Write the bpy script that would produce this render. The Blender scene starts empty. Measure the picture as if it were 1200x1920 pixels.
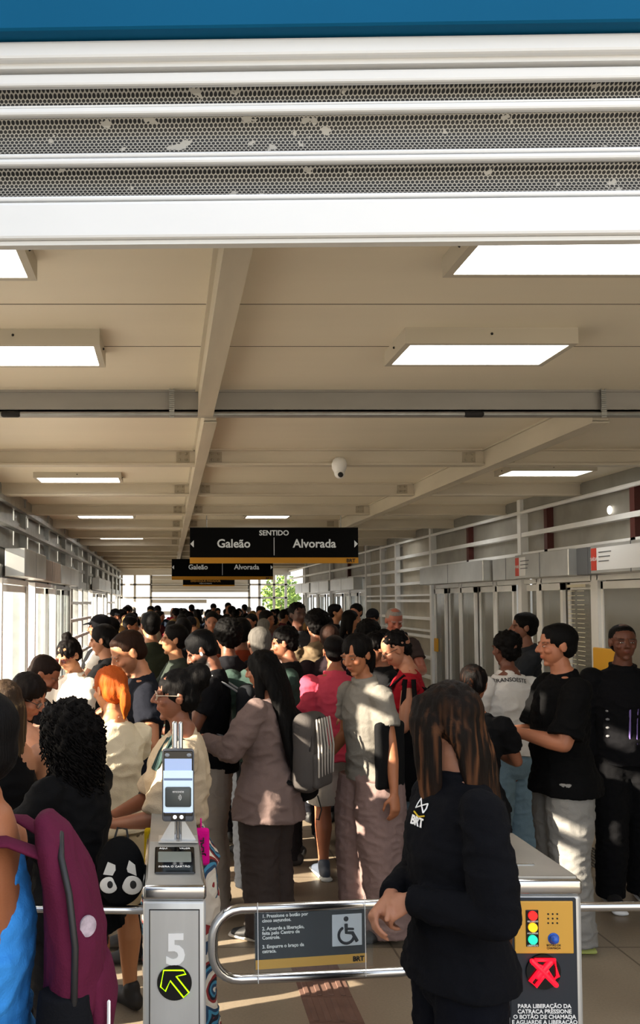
import bpy, bmesh, math, random
import numpy as np
from mathutils import Vector, Matrix, noise
V = Vector; PI = math.pi
S = bpy.context.scene
COL = S.collection
# ------------------------------------------------------------------ camera
F, PXC, PYC, CAMZ = 1650.0, 316.0, 1056.0, 1.85
TH = math.atan((1128 - PYC) / F)
cd = bpy.data.cameras.new('camera'); cam = bpy.data.objects.new('camera', cd); COL.objects.link(cam)
cam.location = (0, 0, CAMZ); cam.rotation_euler = (PI/2 + TH, 0, 0)
cd.sensor_fit = 'HORIZONTAL'; cd.sensor_width = 36; cd.lens = F / 1200 * 36
cd.shift_x = (600 - PXC) / 1200; cd.shift_y = (PYC - 960) / 1200
cd.clip_start = 0.05; cd.clip_end = 300
S.camera = cam
# ------------------------------------------------------------------ light
S.view_settings.view_transform = 'Standard'; S.view_settings.look = 'None'
S.view_settings.gamma = 1; S.view_settings.use_curve_mapping = False
S.view_settings.exposure = 1.0
W = bpy.data.worlds.new('sky'); S.world = W; W.use_nodes = True
nt = W.node_tree; bg = nt.nodes['Background']
sky = nt.nodes.new('ShaderNodeTexSky'); sky.sky_type = 'NISHITA'; sky.sun_disc = False
sky.sun_elevation = math.radians(24); sky.sun_rotation = math.radians(-100); sky.dust_density = 3; sky.ozone_density = 1
mx = nt.nodes.new('ShaderNodeMix'); mx.data_type = 'RGBA'; mx.inputs[0].default_value = 0.8
nt.links.new(sky.outputs[0], mx.inputs[6]); mx.inputs[7].default_value = (1.34, 1.35, 1.36, 1)
nt.links.new(mx.outputs[2], bg.inputs['Color']); bg.inputs['Strength'].default_value = 0.62
SUN = V((1, 0.36, -0.40)).normalized()
sd = bpy.data.lights.new('sun', 'SUN'); sd.energy = 12.0; sd.angle = math.radians(0.55); sd.color = (1, 0.88, 0.70)
so = bpy.data.objects.new('sun', sd); COL.objects.link(so); so.rotation_euler = SUN.to_track_quat('-Z', 'Y').to_euler()
so.location = (-20, -5, 12)

def ray(u, v):
    a = V(((u - PXC) / F, (PYC - v) / F, -1)); c, s = math.cos(PI/2 + TH), math.sin(PI/2 + TH)
    return V((a.x, a.y*c - a.z*s, a.y*s + a.z*c))
def P(u, v, y):                      # point of the world at depth y behind pixel u, v
    r = ray(u, v); return V((0, 0, CAMZ)) + r * (y / r.y)

# ------------------------------------------------------------------ colours and materials
def lin(h):
    if not isinstance(h, str): return tuple(h)[:3]
    c = [int(h[i:i+2], 16) / 255 for i in (0, 2, 4)]
    return tuple(x/12.92 if x <= .04045 else ((x+.055)/1.055)**2.4 for x in c)
MATS = {}
def mat(name, col, rough=.6, metal=0, emit=None, es=1, bump=0, bscale=60, var=0, vscale=4, vcol=None, spec=.5, alpha=None, attr=None, stretch=(1,1,1), coat=0):
    if name in MATS: return MATS[name]
    m = bpy.data.materials.new(name); m.use_nodes = True; n = m.node_tree; b = n.nodes['Principled BSDF']; L = n.links
    c = lin(col); b.inputs['Base Color'].default_value = (*c, 1); b.inputs['Roughness'].default_value = rough
    b.inputs['Metallic'].default_value = metal; b.inputs['Specular IOR Level'].default_value = spec; b.inputs['Coat Weight'].default_value = coat
    tc = n.nodes.new('ShaderNodeTexCoord'); mp = n.nodes.new('ShaderNodeMapping'); mp.inputs['Scale'].default_value = stretch
    L.new(tc.outputs['Object'], mp.inputs['Vector'])
    if attr:
        a = n.nodes.new('ShaderNodeVertexColor'); a.layer_name = attr; L.new(a.outputs['Color'], b.inputs['Base Color'])
    if var:
        t = n.nodes.new('ShaderNodeTexNoise'); t.inputs['Scale'].default_value = vscale; t.inputs['Detail'].default_value = 6
        L.new(mp.outputs[0], t.inputs['Vector'])
        r = n.nodes.new('ShaderNodeValToRGB'); r.color_ramp.elements[0].position = .35; r.color_ramp.elements[1].position = .7
        d = lin(vcol) if vcol else tuple(x*(1-var) for x in c)
        r.color_ramp.elements[0].color = (*c, 1); r.color_ramp.elements[1].color = (*d, 1)
        L.new(t.outputs[0], r.inputs[0]); L.new(r.outputs[0], b.inputs['Base Color'])
    if bump:
        t = n.nodes.new('ShaderNodeTexNoise'); t.inputs['Scale'].default_value = bscale; t.inputs['Detail'].default_value = 4
        L.new(mp.outputs[0], t.inputs['Vector'])
        u = n.nodes.new('ShaderNodeBump'); u.inputs['Strength'].default_value = bump; u.inputs['Distance'].default_value = .01
        L.new(t.outputs[0], u.inputs['Height']); L.new(u.outputs[0], b.inputs['Normal'])
    if emit is not None:
        b.inputs['Emission Color'].default_value = (*lin(emit), 1); b.inputs['Emission Strength'].default_value = es
    MATS[name] = m; return m
def glassy(name, tint, a, rough=.05):   # thin pane: part see-through, part sheen
    if name in MATS: return MATS[name]
    m = bpy.data.materials.new(name); m.use_nodes = True; n = m.node_tree; b = n.nodes['Principled BSDF']; L = n.links
    b.inputs['Base Color'].default_value = (*lin(tint), 1); b.inputs['Roughness'].default_value = rough
    t = n.nodes.new('ShaderNodeBsdfTransparent'); t.inputs[0].default_value = (.95, .97, .97, 1)
    x = n.nodes.new('ShaderNodeMixShader'); x.inputs[0].default_value = a
    L.new(t.outputs[0], x.inputs[1]); L.new(b.outputs[0], x.inputs[2]); L.new(x.outputs[0], n.nodes['Material Output'].inputs[0])
    MATS[name] = m; return m
def fabric(col, rough=.9, bump=.25, bscale=220):
    return mat('fabric_%s' % (col if isinstance(col, str) else '_'.join('%.2f' % x for x in col)), col, rough, bump=bump, bscale=bscale, spec=.12)

# ------------------------------------------------------------------ mesh building
class MB:
    def __init__(s): s.v = []; s.f = []; s.m = []; s.cm = 0
    def add(s, vs, fs):
        o = len(s.v); s.v += [tuple(x) for x in vs]; s.f += [tuple(i + o for i in f) for f in fs]; s.m += [s.cm] * len(fs); return s
    def box(s, a, b, rot=None, piv=None):
        x0, y0, z0 = [min(p, q) for p, q in zip(a, b)]; x1, y1, z1 = [max(p, q) for p, q in zip(a, b)]
        vs = [V(p) for p in ((x0,y0,z0),(x1,y0,z0),(x1,y1,z0),(x0,y1,z0),(x0,y0,z1),(x1,y0,z1),(x1,y1,z1),(x0,y1,z1))]
        if rot is not None:
            pv = V(piv) if piv else (V(a)+V(b))/2; vs = [pv + rot @ (p - pv) for p in vs]
        return s.add(vs, [(3,2,1,0),(4,5,6,7),(0,1,5,4),(1,2,6,5),(2,3,7,6),(3,0,4,7)])
    def rbox(s, a, b, r=.01, seg=2, M=None):
        bm = bmesh.new(); bmesh.ops.create_cube(bm, size=1)
        c = (V(a)+V(b))/2; d = V([abs(p-q) for p, q in zip(a, b)])
        for v in bm.verts: v.co = V((v.co.x*d.x, v.co.y*d.y, v.co.z*d.z)) + c
        bmesh.ops.bevel(bm, geom=bm.edges[:], offset=min(r, min(d)*.49), segments=seg, profile=.5, affect='EDGES')
        bm.verts.index_update()
        vs = [(M @ v.co if M else v.co.copy()) for v in bm.verts]
        s.add(vs, [[v.index for v in f.verts] for f in bm.faces]); bm.free(); return s
    def tube(s, pts, rad, n=14, side=(1,0,0), cap='round', closed=False):
        pts = [V(p) for p in pts]; k = len(pts); side = V(side)
        if not isinstance(rad, (list,)): rad = [rad]*k
        rad = [(r, r) if not isinstance(r, (tuple, list)) else r for r in rad]
        T = []
        for i in range(k):
            if closed: t = pts[(i+1) % k] - pts[i-1]
            else: t = pts[min(i+1, k-1)] - pts[max(i-1, 0)]
            T.append(t.normalized())
        fr = []; sx = side
        for i in range(k):
            x = sx - T[i]*sx.dot(T[i])
            if x.length < .15: x = T[i].orthogonal()
            x.normalize(); fr.append((x, T[i].cross(x))); sx = x if k > 6 or closed else side
        rings = []
        def ring(c, i, q): x, y = fr[i]; a, b = rad[i]; return [c + x*(a*q*math.cos(2*PI*j/n)) + y*(b*q*math.sin(2*PI*j/n)) for j in range(n)]
        if not closed and cap == 'round':
            h = min(rad[0])*.9
            for q in (.12, .5, .82): rings.append(ring(pts[0] - T[0]*h*math.sqrt(1-q*q), 0, q))
        for i in range(k): rings.append(ring(pts[i], i, 1))
        if not closed and cap == 'round':
            h = min(rad[-1])*.9
            for q in (.82, .5, .12): rings.append(ring(pts[-1] + T[-1]*h*math.sqrt(1-q*q), -1, q))
        vs = [p for r in rings for p in r]; R = len(rings); fs = []
        for i in range(R if closed else R-1):
            for j in range(n):
                a, b = i*n+j, i*n+(j+1) % n; c, d = ((i+1) % R)*n+(j+1) % n, ((i+1) % R)*n+j
                fs.append((a, b, c, d))
        if not closed: fs.append(tuple(range(n-1, -1, -1))); fs.append(tuple(range((R-1)*n, R*n)))
        return s.add(vs, fs)
    def ell(s, c, r, rot=None, n=16, m=10):
        c = V(c); vs = [V((0,0,-r[2]))]
        for i in range(1, m):
            t = -PI/2 + PI*i/m
            for j in range(n):
                p = 2*PI*j/n; vs.append(V((r[0]*math.cos(t)*math.cos(p), r[1]*math.cos(t)*math.sin(p), r[2]*math.sin(t))))
        vs.append(V((0,0,r[2]))); fs = []
        for j in range(n): fs.append((0, 1+(j+1) % n, 1+j))
        for i in range(m-2):
            for j in range(n): a = 1+i*n; fs.append((a+j, a+(j+1) % n, a+n+(j+1) % n, a+n+j))
        t = len(vs)-1; a = 1+(m-2)*n
        for j in range(n): fs.append((a+j, a+(j+1) % n, t))
        if rot is not None: vs = [rot @ v for v in vs]
        return s.add([c+v for v in vs], fs)
    def prism(s, pts, d, M=None):        # 2D outline in local xz plane, extruded along y by d
        n = len(pts); vs = [V((x, 0, z)) for x, z in pts] + [V((x, d, z)) for x, z in pts]
        if M: vs = [M @ v for v in vs]
        return s.add(vs, [tuple(range(n)), tuple(range(2*n-1, n-1, -1))] + [(i, i+n, (i+1) % n+n, (i+1) % n) for i in range(n)])
    def mesh(s, name):
        me = bpy.data.meshes.new(name); me.from_pydata(s.v, [], s.f); me.update(); return me
    def xf(s, M): s.v = [tuple(M @ V(p)) for p in s.v]; return s
def clean_normals(me):
    bm = bmesh.new(); bm.from_mesh(me); bmesh.ops.recalc_face_normals(bm, faces=bm.faces[:]); bm.to_mesh(me); bm.free()
def obj(name, mb, m=None, parent=None, smooth=False, label=None):
    me = mb.mesh(name) if isinstance(mb, MB) else mb
    if isinstance(mb, MB):
        clean_normals(me)
        if len(set(mb.m)) > 1:
            me.polygons.foreach_set('material_index', mb.m)
    o = bpy.data.objects.new(name, me); COL.objects.link(o)
    if m is not None:
        for q in (m if isinstance(m, (list, tuple)) else [m]): me.materials.append(q)
    if parent: o.parent = parent
    if smooth: me.polygons.foreach_set('use_smooth', [True]*len(me.polygons))
    if label: o['label'] = label
    return o
def tag(o, label, cat, group=None, kind=None):
    o['label'] = label; o['category'] = cat
    if group: o['group'] = group
    if kind: o['kind'] = kind
    return o
def struct(name, mb, m, parent=None, label=None, smooth=False):
    o = obj(name, mb, m, parent, smooth)
    if not parent: o['kind'] = 'structure'
    if label: o['label'] = label
    return o
def empty(name, loc, label, cat, group=None, rz=0):
    o = bpy.data.objects.new(name, None); COL.objects.link(o); o.location = loc; o.rotation_euler = (0, 0, rz)
    o.empty_display_size = .1; return tag(o, label, cat, group)
def settle(o):                       # put the origin of a one-mesh thing at its base
    me = o.data; n = len(me.vertices); a = np.empty(n*3, 'f'); me.vertices.foreach_get('co', a); a = a.reshape(-1, 3)
    c = (a.max(0)+a.min(0))/2; c[2] = a[:, 2].min(); a -= c; me.vertices.foreach_set('co', a.ravel()); me.update()
    o.location = o.matrix_basis @ V([float(x) for x in c]) if True else None
    return o
def text_mesh(txt, size, align='CENTER', ext=.001, space=1.0, bold=0, line=1.0):
    cu = bpy.data.curves.new('t', 'FONT'); cu.body = txt; cu.size = size; cu.align_x = align; cu.align_y = 'CENTER'; cu.extrude = ext
    cu.space_character = space; cu.offset = bold; cu.resolution_u = 3; cu.space_line = line
    o = bpy.data.objects.new('t', cu); COL.objects.link(o)
    dg = bpy.context.evaluated_depsgraph_get(); me = bpy.data.meshes.new_from_object(o.evaluated_get(dg))
    bpy.data.objects.remove(o); return me
def lettering(txt, size, loc, m, parent=None, rz=0, align='CENTER', ext=.001, name='lettering', space=1.0, bold=0, tilt=0, line=1.0):
    me = text_mesh(txt, size, align, ext, space, bold, line)
    o = obj(name, me, m, parent); o.location = loc; o.rotation_euler = (PI/2 + tilt, 0, rz); return o
def copy_tree(o, parent=None):
    c = o.copy(); COL.objects.link(c); c.parent = parent
    for ch in list(KIDS.get(o.name, [])): copy_tree(ch, c)
    return c
KIDS = {}
def index_kids(o):
    KIDS[o.name] = [c for c in bpy.data.objects if c.parent == o]
    for c in KIDS[o.name]: index_kids(c)
# ================================================================== SETTING
M_ceil = mat('ceiling_paint', 'ECE2CC', .5, var=.06, vscale=1.5, stretch=(.3, 2, 1))
M_beam = mat('beam_paint', 'D2C8B4', .5, var=.15, vscale=5, stretch=(.3, 1, 1))
M_beamg = mat('grey_beam', '9D9A94', .5, var=.15, vscale=6, stretch=(.3, 1, 1))
M_steel = mat('galvanised_steel', 'A9ABA8', .42, metal=.55, var=.25, vscale=7, bump=.05)
M_white = mat('white_painted_metal', 'EAEAE7', .4, var=.08, vscale=5)
M_dull = mat('dull_wall_panel', '8E8B82', .6, var=.3, vscale=3)
M_red = mat('rusty_red_post', '4A1A12', .6)
M_dark = mat('dark_gap', '141212', .7)
M_pane = glassy('clear_pane', 'B8C4C4', .10)
M_pane2 = glassy('grey_pane', '97948A', .6, .15)
Z0, ZC, ZB = 0.0, 3.02, 2.90
XL, XR, YE = -1.65, 4.07, 30.0

# floor: worn brown granite tone, with slight joints
def floor_mat():
    m = bpy.data.materials.new('floor_stone'); m.use_nodes = True; n = m.node_tree; b = n.nodes['Principled BSDF']; L = n.links
    tc = n.nodes.new('ShaderNodeTexCoord')
    t = n.nodes.new('ShaderNodeTexNoise'); t.inputs['Scale'].default_value = 1.6; t.inputs['Detail'].default_value = 8
    r = n.nodes.new('ShaderNodeValToRGB'); r.color_ramp.elements[0].position = .3; r.color_ramp.elements[1].position = .72
    r.color_ramp.elements[0].color = (*lin('8C7D6A'), 1); r.color_ramp.elements[1].color = (*lin('A3947F'), 1)
    L.new(tc.outputs['Object'], t.inputs['Vector']); L.new(t.outputs[0], r.inputs[0])
    t2 = n.nodes.new('ShaderNodeTexNoise'); t2.inputs['Scale'].default_value = 90; t2.inputs['Detail'].default_value = 3
    L.new(tc.outputs['Object'], t2.inputs['Vector'])
    x = n.nodes.new('ShaderNodeMix'); x.data_type = 'RGBA'; x.blend_type = 'MULTIPLY'; x.inputs[0].default_value = .35
    L.new(r.outputs[0], x.inputs[6]); L.new(t2.outputs[0], x.inputs[7])
    br = n.nodes.new('ShaderNodeTexBrick'); br.inputs['Scale'].default_value = 1; br.inputs['Brick Width'].default_value = 1.2; br.inputs['Row Height'].default_value = 1.2
    br.inputs['Mortar Size'].default_value = .006; br.offset = 0; br.inputs['Color1'].default_value = br.inputs['Color2'].default_value = (1, 1, 1, 1); br.inputs['Mortar'].default_value = (.45, .42, .4, 1)
    L.new(tc.outputs['Object'], br.inputs['Vector'])
    y = n.nodes.new('ShaderNodeMix'); y.data_type = 'RGBA'; y.blend_type = 'MULTIPLY'; y.inputs[0].default_value = 1
    L.new(x.outputs[2], y.inputs[6]); L.new(br.outputs[0], y.inputs[7]); L.new(y.outputs[2], b.inputs['Base Color'])
    b.inputs['Roughness'].default_value = .38; L.new(t.outputs[0], b.inputs['Roughness'])
    return m
struct('floor', MB().box((XL-.15, -2.5, -.25), (XR+.15, YE+.3, 0)), floor_mat())
struct('ground', MB().box((-60, -60, -1.3), (60, 90, -1.15)), mat('road_concrete', 'B5AFA5', .9, var=.2, vscale=.6))

struct('ceiling', MB().box((XL-.25, 1.86, ZC), (XR+.25, YE+.1, ZC+.12)), M_ceil)
# seam lines of the ceiling sheets
seams = MB()
for v in (571, 650):
    z = ZC - .002; y = P(300, v, 1); r = ray(300, v); y = r.y*(z-CAMZ)/r.z
    seams.box((XL, y-.0015, ZC-.002), (.15, y+.0015, ZC+.01)); seams.box((.28, y-.0015, ZC-.002), (XR, y+.0015, ZC+.01))
struct('trim_1', seams, mat('seam', '6B6254', .8))
def ycross(v, z): r = ray(600, v); return r.y*(z-CAMZ)/r.z
Y1 = ycross(772, ZB)
PITCH = 1.93
beams_y = [Y1] + [Y1 + 1.9 + PITCH*i for i in range(13)]
k = 2
for i, y in enumerate(beams_y):
    if y > YE-.6: break
    mb = MB(); z0 = ZB
    if i == 0:                      # the deep grey first beam
        mb.box((XL-.2, y, z0), (XR+.2, y+.02, ZC)); mb.box((XL-.2, y-.0, z0-.004), (XR+.2, y+.14, z0+.012))
        mb.box((XL-.2, y-.015, ZC-.012), (XR+.2, y+.02, ZC))
        struct('trim_%d' % k, mb, M_beamg)
    else:
        mb.box((XL-.2, y, z0), (XR+.2, y+.012, ZC)); mb.box((XL-.2, y-.03, z0-.004), (XR+.2, y+.08, z0+.01)); mb.box((XL-.2, y-.03, ZC-.012), (XR+.2, y+.05, ZC))
        struct('trim_%d' % k, mb, M_beam)
    k += 1
    if i and y < 18:                # bolted plates beside the long beams
        bp = MB()
        for x0 in (.06, .31, 2.26, 2.56):
            bp.box((x0, y-.006, z0+.02), (x0+.1, y+.001, ZC-.02))
            for dx in (.025, .075):
                for dz in (.04, .085): bp.ell((x0+dx, y-.012, z0+dz), (.011, .008, .011), n=6, m=4)
        struct('trim_%d' % k, bp, mat('bolts', 'A89E8A', .5)); k += 1
for (xa, xb, y0, y1, dz) in ((.16, .245, 1.9, Y1, -.03), (.20, .275, Y1+.14, YE-1.5, -.035), (2.42, 2.52, Y1+.16, YE-1.5, -.03)):
    mb = MB().box((xa, y0, ZB+dz), (xb, y1, ZB+dz+.014)).box((xa+.004, y0, ZB+dz+.01), (xb-.004, y1, ZC)).box((xa-.012, y0, ZC-.012), (xb+.012, y1, ZC))
    struct('trim_%d' % k, mb, mat('long_beam_paint', 'CFC5B0', .5, var=.2, vscale=3, stretch=(2, .3, 1))); k += 1

# conduit under the first beam
t = empty('conduit_pipe', (1.2, Y1-.03, ZB-.02), 'thin grey conduit pipe running across under the first cross beam of the ceiling', 'pipe')
yy = -.0
obj('pipe', MB().tube([(XL-1.2, yy, 0), (XR-1.2, yy, 0)], .011, 8), M_steel, t, True)
for u in (322, 1126):
    x = P(u, 770, Y1).x - 1.2
    mb = MB()
    for q in range(14): mb.box((x-.014, -.012, -.02+q*.011), (x+.014, .0, -.012+q*.011))
    mb.box((x-.014, -.006, -.02), (x-.009, .0, .14)); mb.box((x+.009, -.006, -.02), (x+.014, .0, .14))
    obj('hanger_strap', mb, M_steel, t)
for u in (22, 885):
    x = P(u, 770, Y1).x - 1.2; obj('coupling', MB().tube([(x-.04, yy, 0), (x+.04, yy, 0)], .018, 8), M_dark, t, True)

# ---------------------------------------------------------------- walls
def rails(mb, x, y0, y1, zs, h=.045, d=.05):
    for z in zs: mb.box((x, y0, z), (x+d, y1, z+h))
# left wall: unseen closed side near the gates as a sun block, open frames with vertical slits, louvred band above
wl = MB(); x0, x1 = XL-.1, XL
wl.box((x0, -2.2, 0), (x1, 1.75, 4.7)); wl.box((x0, 1.75, 0), (x1, 2.2, ZC))  # unseen stretch, made tall to keep direct sun off shutter and foreground
wl.box((x0, 2.2, 0), (x1, YE, .12)); wl.box((x0, 2.2, 2.86), (x1, YE, ZC))
wl.box((x0, 2.2, 2.10), (x1, 8.4, 2.14)); wl.box((x0, 8.4, 2.08), (x1, YE, 2.22))
random.seed(4)
y = 2.2                             # vertical posts and panels beside the gates, unseen; slits between them set for sun strips on the floor
for (ga, gb) in ((2.75, 2.9), (3.2, 3.52), (3.70, 3.95), (4.10, 4.34), (4.5, 4.66), (4.82, 5.15), (5.35, 5.6), (5.8, 6.1), (6.3, 6.7), (6.9, 7.3), (7.5, 7.9), (8.1, 8.4)):
    wl.box((x0+.03, y, .1), (x1-.02, ga, 2.1)); y = gb
for yy in np.arange(2.3, YE, 1.93): wl.box((x0-.02, float(yy), 0), (x1+.02, float(yy)+.1, ZC))
for (z0, z1) in ((2.40, 2.46), (2.66, 2.73)): wl.box((x0+.02, 2.2, z0), (x1-.03, YE, z1))
rails(wl, XL, 2.2, YE, (2.84,), .05, .05); rails(wl, XL, 2.2, YE, (2.60,), .035, .09)
for y in np.arange(2.9, YE, .965):  # upper blocking sheets
    if random.random() < .35 or y > 8: wl.box((x0+.03, float(y), 2.22), (x1-.05, float(y)+(.5 if y < 8 else .90), 2.86))
struct('wall_left', wl, M_steel)
# slatted stretches of the left wall with sheets between the rails
sl = MB(); pn = MB()
for (ya, yb) in ((14.6, 18.4), (22.6, 26.5)):
    for z in np.arange(.3, 2.1, .3): sl.box((XL-.03, ya, float(z)), (XL+.04, yb, float(z)+.05))
    for y in (ya, (ya+yb)/2, yb): sl.box((XL-.05, y-.05, 0), (XL+.03, y+.05, 2.1))
    for q in range(6): pn.box((XL-.06, ya+.1+q*(yb-ya)/6, .1), (XL-.05, ya+q*(yb-ya)/6+.42, 2.08))
struct('trim_%d' % k, sl, M_white); k += 1
struct('trim_%d' % k, pn, M_dull); k += 1
# sliding doors of the left side
dn = 1
def door(x, ya, yb, z1, inward, leafs, fm, pm, tilt=0, fw=.045):
    global dn
    o = struct('door_%d' % dn, MB().box((x-.03, ya-.05, 0), (x+.05, ya+.02, z1)).box((x-.03, yb-.02, 0), (x+.05, yb+.05, z1)).box((x-.03, ya, z1-.05), (x+.05, yb, z1)), fm); dn += 1
    n = leafs; w = (yb-ya)/n
    for i in range(n):
        a, b = ya+i*w, ya+(i+1)*w; xx = x + (inward*.05 if i % 2 else 0)
        fr = MB().box((xx, a, .03), (xx+.03, a+fw, z1-.06)).box((xx, b-fw, .03), (xx+.03, b, z1-.06)).box((xx, a, z1-.13), (xx+.03, b, z1-.06)).box((xx, a, .03), (xx+.03, b, .13))
        f = struct('leaf_frame', fr, fm, o)
        struct('glass_pane', MB().box((xx+.012, a+fw, .12), (xx+.018, b-fw, z1-.1)), pm, f)
    return o
door(XL, 8.5, 10.0, 2.08, 1, 1, M_white, M_pane)
door(XL, 10.6, 12.3, 2.08, 1, 2, M_white, M_pane, fw=.035)
door(XL, 12.6, 14.3, 2.08, 1, 3, M_steel, M_pane)
door(XL, 18.6, 20.4, 2.08, 1, 2, M_white, M_pane)
door(XL, 20.6, 22.4, 2.08, 1, 2, M_white, M_pane)
door(XL, 26.7, 29.4, 2.08, 1, 3, M_white, M_pane)

# right wall
wr = MB(); x0, x1 = XR, XR+.1
wr.box((x0, -2.2, 0), (x1, 5.4, ZC)); wr.box((x0, 5.4, 0), (x1, YE, .1)); wr.box((x0, 5.4, 2.86), (x1, YE, ZC))
struct('wall_right', wr, M_dull)
up = MB().box((x0+.05, 5.4, 2.34), (x0+.08, 13.7, 2.88)); up.box((x0+.05, 18, 2.34), (x0+.08, 27, 2.88))
for q in range(7):
    pass
struct('trim_%d' % k, up, mat('grey_sheet', '9A968C', .5, metal=.2, var=.35, vscale=2.5)); k += 1
rr = MB()
rr.tube([(x0-.02, 5.4, 2.87), (x0-.02, YE-.5, 2.87)], .022, 8)
rr.box((x0-.03, 5.4, 2.585), (x0+.05, YE-.5, 2.635)); rr.box((x0-.02, 5.4, 2.36), (x0+.05, YE-.5, 2.41))
for yp in (10.1, 13.55, 18.0, 22, 26): rr.box((x0-.04, yp-.045, 0), (x0+.06, yp+.045, ZC))
struct('trim_%d' % k, rr, M_white); k += 1
rp = MB()
for yp in (7.66, 9.43, 11.9, 19.9): rp.box((x0-.02, yp-.04, 2.36), (x0+.05, yp+.04, 2.88))
struct('trim_%d' % k, rp, M_red); k += 1
# slatted stretch on the right
sl = MB(); pn = MB()
for z in (.35, .65, .95, 1.28, 1.56, 1.84, 2.13): sl.box((x0-.03, 13.6, z), (x0+.05, 18, z+.045))
for z in (1.32, 1.88): sl.box((x0-.03, 13.6, z+.06), (x0+.05, 18, z+.09))
sl.box((x0-.04, 15.6, 0), (x0+.04, 15.68, 2.9)); sl.box((x0-.04, 16.7, 0), (x0+.04, 16.78, 2.9))
for (ya, yb) in ((13.65, 15.45), (15.82, 16.6), (16.95, 17.9)): pn.box((x0+.05, ya, .1), (x0+.07, yb, 2.86))
struct('trim_%d' % k, sl, M_white); k += 1
struct('trim_%d' % k, pn, mat('beige_sheet', 'B5AE9E', .6, var=.25, vscale=3)); k += 1
for (ya, yb, lf) in ((5.5, 7.3, 2), (7.4, 8.35, 1), (8.45, 9.6, 2), (9.7, 10.9, 2), (11.0, 12.2, 2), (12.3, 13.4, 2), (18.1, 19.6, 2), (19.8, 21.8, 3), (22.1, 24, 3), (24.2, 26.6, 3)):
    door(XR+.02, ya, yb, 2.1, -1, lf, M_white, M_pane2 if ya < 18 else M_pane, fw=.06)
# parapet of the neighbouring lane seen grey behind the right glass, with gaps
nb = MB()
for (ya, yb) in ((4, 13.0), (13.6, 18.2), (18.6, 19.3), (19.6, 20.9), (21.3, 22.8), (23.3, 24.6), (25, 27)): nb.box((XR+1.3, ya, -1.15), (XR+1.36, yb, 3.1))
nb.box((XR+.2, 3, 3.1), (XR+1.6, 28, 3.2))
struct('wall_outside', nb, mat('outer_screen', 'C4BEB2', .6, var=.35, vscale=1.2))

# end of the platform hall
we = MB()
YW = YE
we.box((XL-.1, YW, 2.75), (XR+.1, YW+.1, ZC))
we.box((-.6, YW, 2.17), (2.75, YW+.08, 2.74)); 
for z in (.5, .95, 1.4, 1.8): we.box((-.6, YW, z), (1.3, YW+.05, z+.12))
for x in (-1.6, -1.15, -.6, 2.75, 3.1, 3.6, 4.0): we.box((x-.04, YW, 0), (x+.04, YW+.08, 2.75))
for z in (1.95, 2.4): we.box((XL, YW, z), (XR, YW+.06, z+.06))
struct('wall_end', we, mat('end_wall_paint', 'CFCAC0', .6, var=.2, vscale=2, stretch=(.2, 1, 3)))
ev = MB()
for z in (2.25, 2.42, 2.6): ev.box((-.6, YW-.02, z), (2.75, YW, z+.03))
struct('trim_%d' % k, ev, M_white); k += 1
# ---------------------------------------------------------------- trees beyond the end
M_leaf = mat('tree_leaves', '6E8B3C', .8, var=.5, vscale=3); M_bark = mat('bark', '4B3A2A', .9)
def tree(x, y, h, seed, label):
    random.seed(seed); t = empty('tree', (x, y, -1.15), label, 'tree', 'street trees beyond the end of the hall')
    obj('trunk', MB().tube([(0, 0, 0), (.1, 0, h*.3), (0, .1, h*.55)], [.16, .12, .07], 8), M_bark, t, True)
    mb = MB()
    for i in range(700):
        p = V((random.gauss(0, 1), random.gauss(0, 1), random.gauss(0, .8))); p = p.normalized()*random.uniform(.3, 1)**.5
        c = V((p.x*h*.26, p.y*h*.26, h*.68+p.z*h*.3)); a = V((random.gauss(0,1), random.gauss(0,1), random.gauss(0,1))).normalized()*.16; b = a.orthogonal().normalized()*.09
        mb.add([c-a, c-b, c+a, c+b], [(0,1,2,3)])
    obj('foliage', mb, M_leaf, t)
tree(7.4, 58, 5.0, 1, 'green leafy tree beyond the end opening, right of the hanging signs')
tree(8.7, 66, 4.4, 2, 'smaller green tree beyond the end opening, left of the taller tree')
# ---------------------------------------------------------------- ceiling lights
M_lampf = mat('lamp_housing', 'BFB7A6', .5); M_lamp = mat('lamp_diffuser', 'FFFFFF', .5, emit=(1, .99, .96), es=5.5)
def lamp(u0, u1, v, z, lab, depth=.31, skew=0):    # v: row of the far edge of the diffuser
    r = ray((u0+u1)/2, v); y1 = r.y*(z-CAMZ)/r.z; xa, xb = P(u0, v, y1).x, P(u1, v, y1).x
    t = empty('ceiling_light', ((xa+xb)/2, y1-depth/2, z), lab, 'ceiling light', 'rectangular ceiling lights'); w = (xb-xa)/2
    h = ZC - z; e = .028
    fr = MB()
    fr.box((-w-e, -depth/2-e, 0), (w+e, -depth/2, h)).box((-w-e, depth/2, 0), (w+e, depth/2+e, h)).box((-w-e, -depth/2, 0), (-w, depth/2, h)).box((w, -depth/2, 0), (w+e, depth/2, h))
    obj('housing', fr, M_lampf, t)
    obj('diffuser', MB().box((-w, -depth/2, .004), (w, depth/2, .012)), M_lamp, t)
    sc = MB()
    for p in ((0, -depth/2-e-.002, h*.6), (w+e+.002, 0, h*.5), (-w-e-.002, 0, h*.5)): sc.ell(p, (.006, .004, .006), n=6, m=4)
    obj('screws', sc, M_dark, t)
lamp(850, 1262, 515, 2.95, 'large bright ceiling light closest to the shutter, cut by the right edge')
lamp(-250, 52, 521, 2.95, 'bright ceiling light beneath the shutter, cut by the left edge')
lamp(735, 1010, 684, 2.95, 'ceiling light right of the long beam, just before the first cross beam')
lamp(-90, 186, 686, 2.95, 'ceiling light left of the long beam, just before the first cross beam')
lamp(935, 1080, 893, 2.97, 'ceiling light behind the right diagonal beam, first one past the conduit')
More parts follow.
